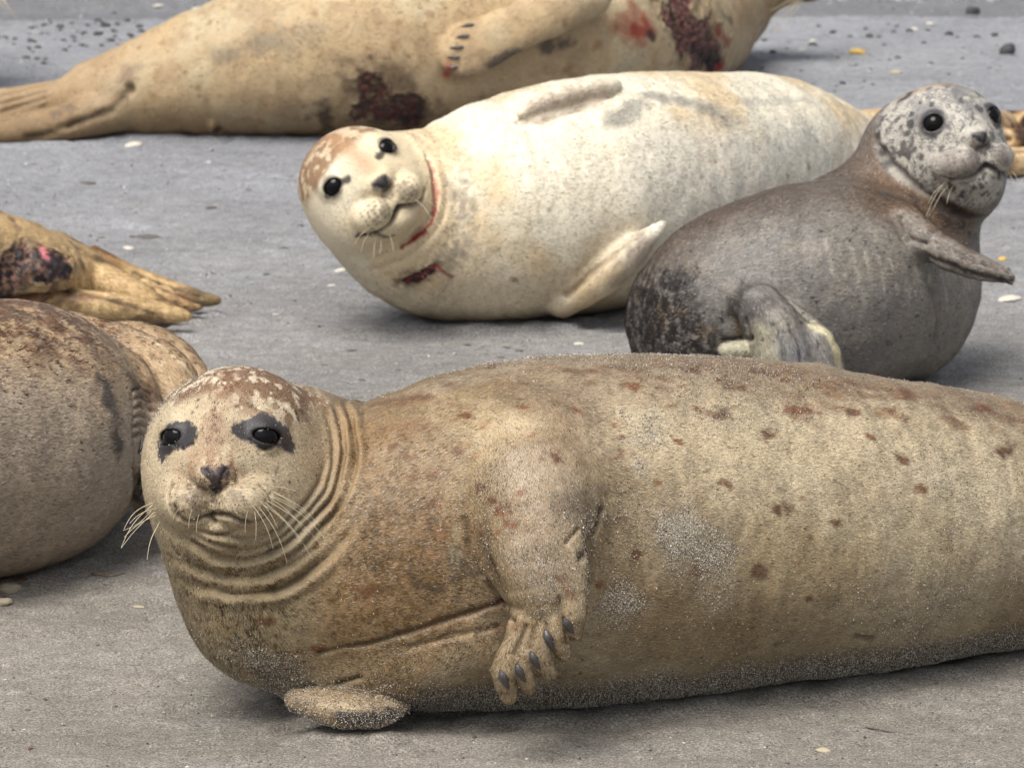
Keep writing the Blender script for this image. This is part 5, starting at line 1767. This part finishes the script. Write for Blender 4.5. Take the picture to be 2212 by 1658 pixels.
for x, y, w, mt in mid:
    put('pebble', x, y, w, "small flat crumb half sunk in grey sand left of the cream seal", "pebble", "crumbs on the sand in the middle", mt, .22, sink=.3)
for x, y in ((1092, 745), (1120, 752), (1080, 770), (950, 760), (860, 800), (1010, 740), (700, 790), (780, 820), (760, 752)):
    put('pebble', x, y, rng.uniform(12, 26), "small dark crumb on the sand behind the near seal's neck", "pebble", "crumbs behind the near seal's neck", 'crumb', .22, sink=.3)
for x, y in ((345, 1560), (1960, 1560), (1870, 1540), (1900, 1575), (2190, 1530), (440, 1590), (560, 1640), (1600, 1600), (1250, 1610), (980, 1640), (120, 1450), (210, 1380), (250, 1510), (700, 1610), (1400, 1580), (2080, 1600), (1700, 1645), (60, 1520)):
    put('pebble', x, y, rng.uniform(6, 14), "tiny dark crumb on the sand in front of the near seal", "pebble", "crumbs in front of the near seal", 'crumb', .3, sink=.3)

def twig(pts, w, label, mat='weed', cat='weed'):
    V, Q = [], []
    P3 = []
    for x, y in pts:
        g = G(x, y); g[2] = gz(g[0], g[1]) + .0012; P3.append(np.append(g, 1))
    P3 = catmull(P3, 24)[:, :3]
    rr = random.Random(5)
    for i, p in enumerate(P3):
        u = i / 24
        r = w * 6 / FPX * (1 - .8 * u) * rr.uniform(.6, 1.3)
        d = nrm(P3[min(i + 1, 24)] - P3[max(0, i - 1)]); sd = np.cross(d, (0, 0, 1))
        for j in range(7):
            a = 2 * pi * j / 7
            V.append(p + sd * r * cos(a) + np.array([0, 0, 1]) * r * .6 * sin(a))
    for i in range(24):
        for j in range(7):
            Q.append((i * 7 + j, i * 7 + (j + 1) % 7, (i + 1) * 7 + (j + 1) % 7, (i + 1) * 7 + j))
    o = link("seaweed", make_mesh("seaweed", np.array(V), np.array(Q)), None, MATS[mat])
    tag(o, label, cat)
twig([(200, 1242), (215, 1240), (240, 1243), (272, 1238)], 8, "brown scrap of seaweed on the sand under the near seal's whiskers")
twig([(280, 500), (330, 498), (372, 502)], 5, "thin dark strand of weed on the grey sand above the ochre flippers", 'crumb')
twig([(1870, 1560), (1930, 1572), (1990, 1582)], 3, "thin dark strand on the sand below the near seal at the right", 'crumb')

# loose grit: grains and crumbs far too many to count
rngn = np.random.default_rng(9)
n_ = 26000
gx = rngn.uniform(0, 1, n_); gy = rngn.uniform(0, 1, n_)
yy_ = 5.3 + 8.7 * gy ** 1.25
xx_ = (gx - .5) * 2 * (.14 + yy_ * .112)
zz_ = sand_h(xx_, yy_)
rr_ = .00085 * np.exp(rngn.normal(0, .45, n_)) * (yy_ / 6) ** .8
cl_ = fbm(np.stack([xx_, yy_, yy_ * 0], 1), 3.0, 3, 66)
keep_ = rngn.random(n_) < sstep(.35, .62, cl_) + .15
xx_, yy_, zz_, rr_ = xx_[keep_], yy_[keep_], zz_[keep_], rr_[keep_]
m_ = len(xx_)
oc = np.array([(1, 0, 0), (0, 1, 0), (-1, 0, 0), (0, -1, 0), (0, 0, .7), (0, 0, -.7)], float)
tri_ = np.array([(0, 1, 4), (1, 2, 4), (2, 3, 4), (3, 0, 4), (1, 0, 5), (2, 1, 5), (3, 2, 5), (0, 3, 5)])
cen_ = np.stack([xx_, yy_, zz_ + rr_ * .3], 1)
jit = rngn.uniform(.6, 1.4, (m_, 6, 1))
VV_ = (cen_[:, None] + oc[None] * jit * rr_[:, None, None]).reshape(-1, 3)
TT_ = (np.arange(m_)[:, None, None] * 6 + tri_[None]).reshape(-1, 3)
gm = make_mesh("grit", VV_, TT_, False)
q_ = rngn.random((m_, 1))
gc = np.where(q_ < .55, np.array([.07, .065, .06]), np.where(q_ < .85, np.array([.30, .27, .23]), np.array([.6, .57, .5])))
set_attr(gm, "coat", np.repeat(gc, 6, 0))
go = link("grit", gm, None, M_FUR)
tag(go, "loose dark and pale sand grit strewn over the whole beach", "grit", None, "stuff")
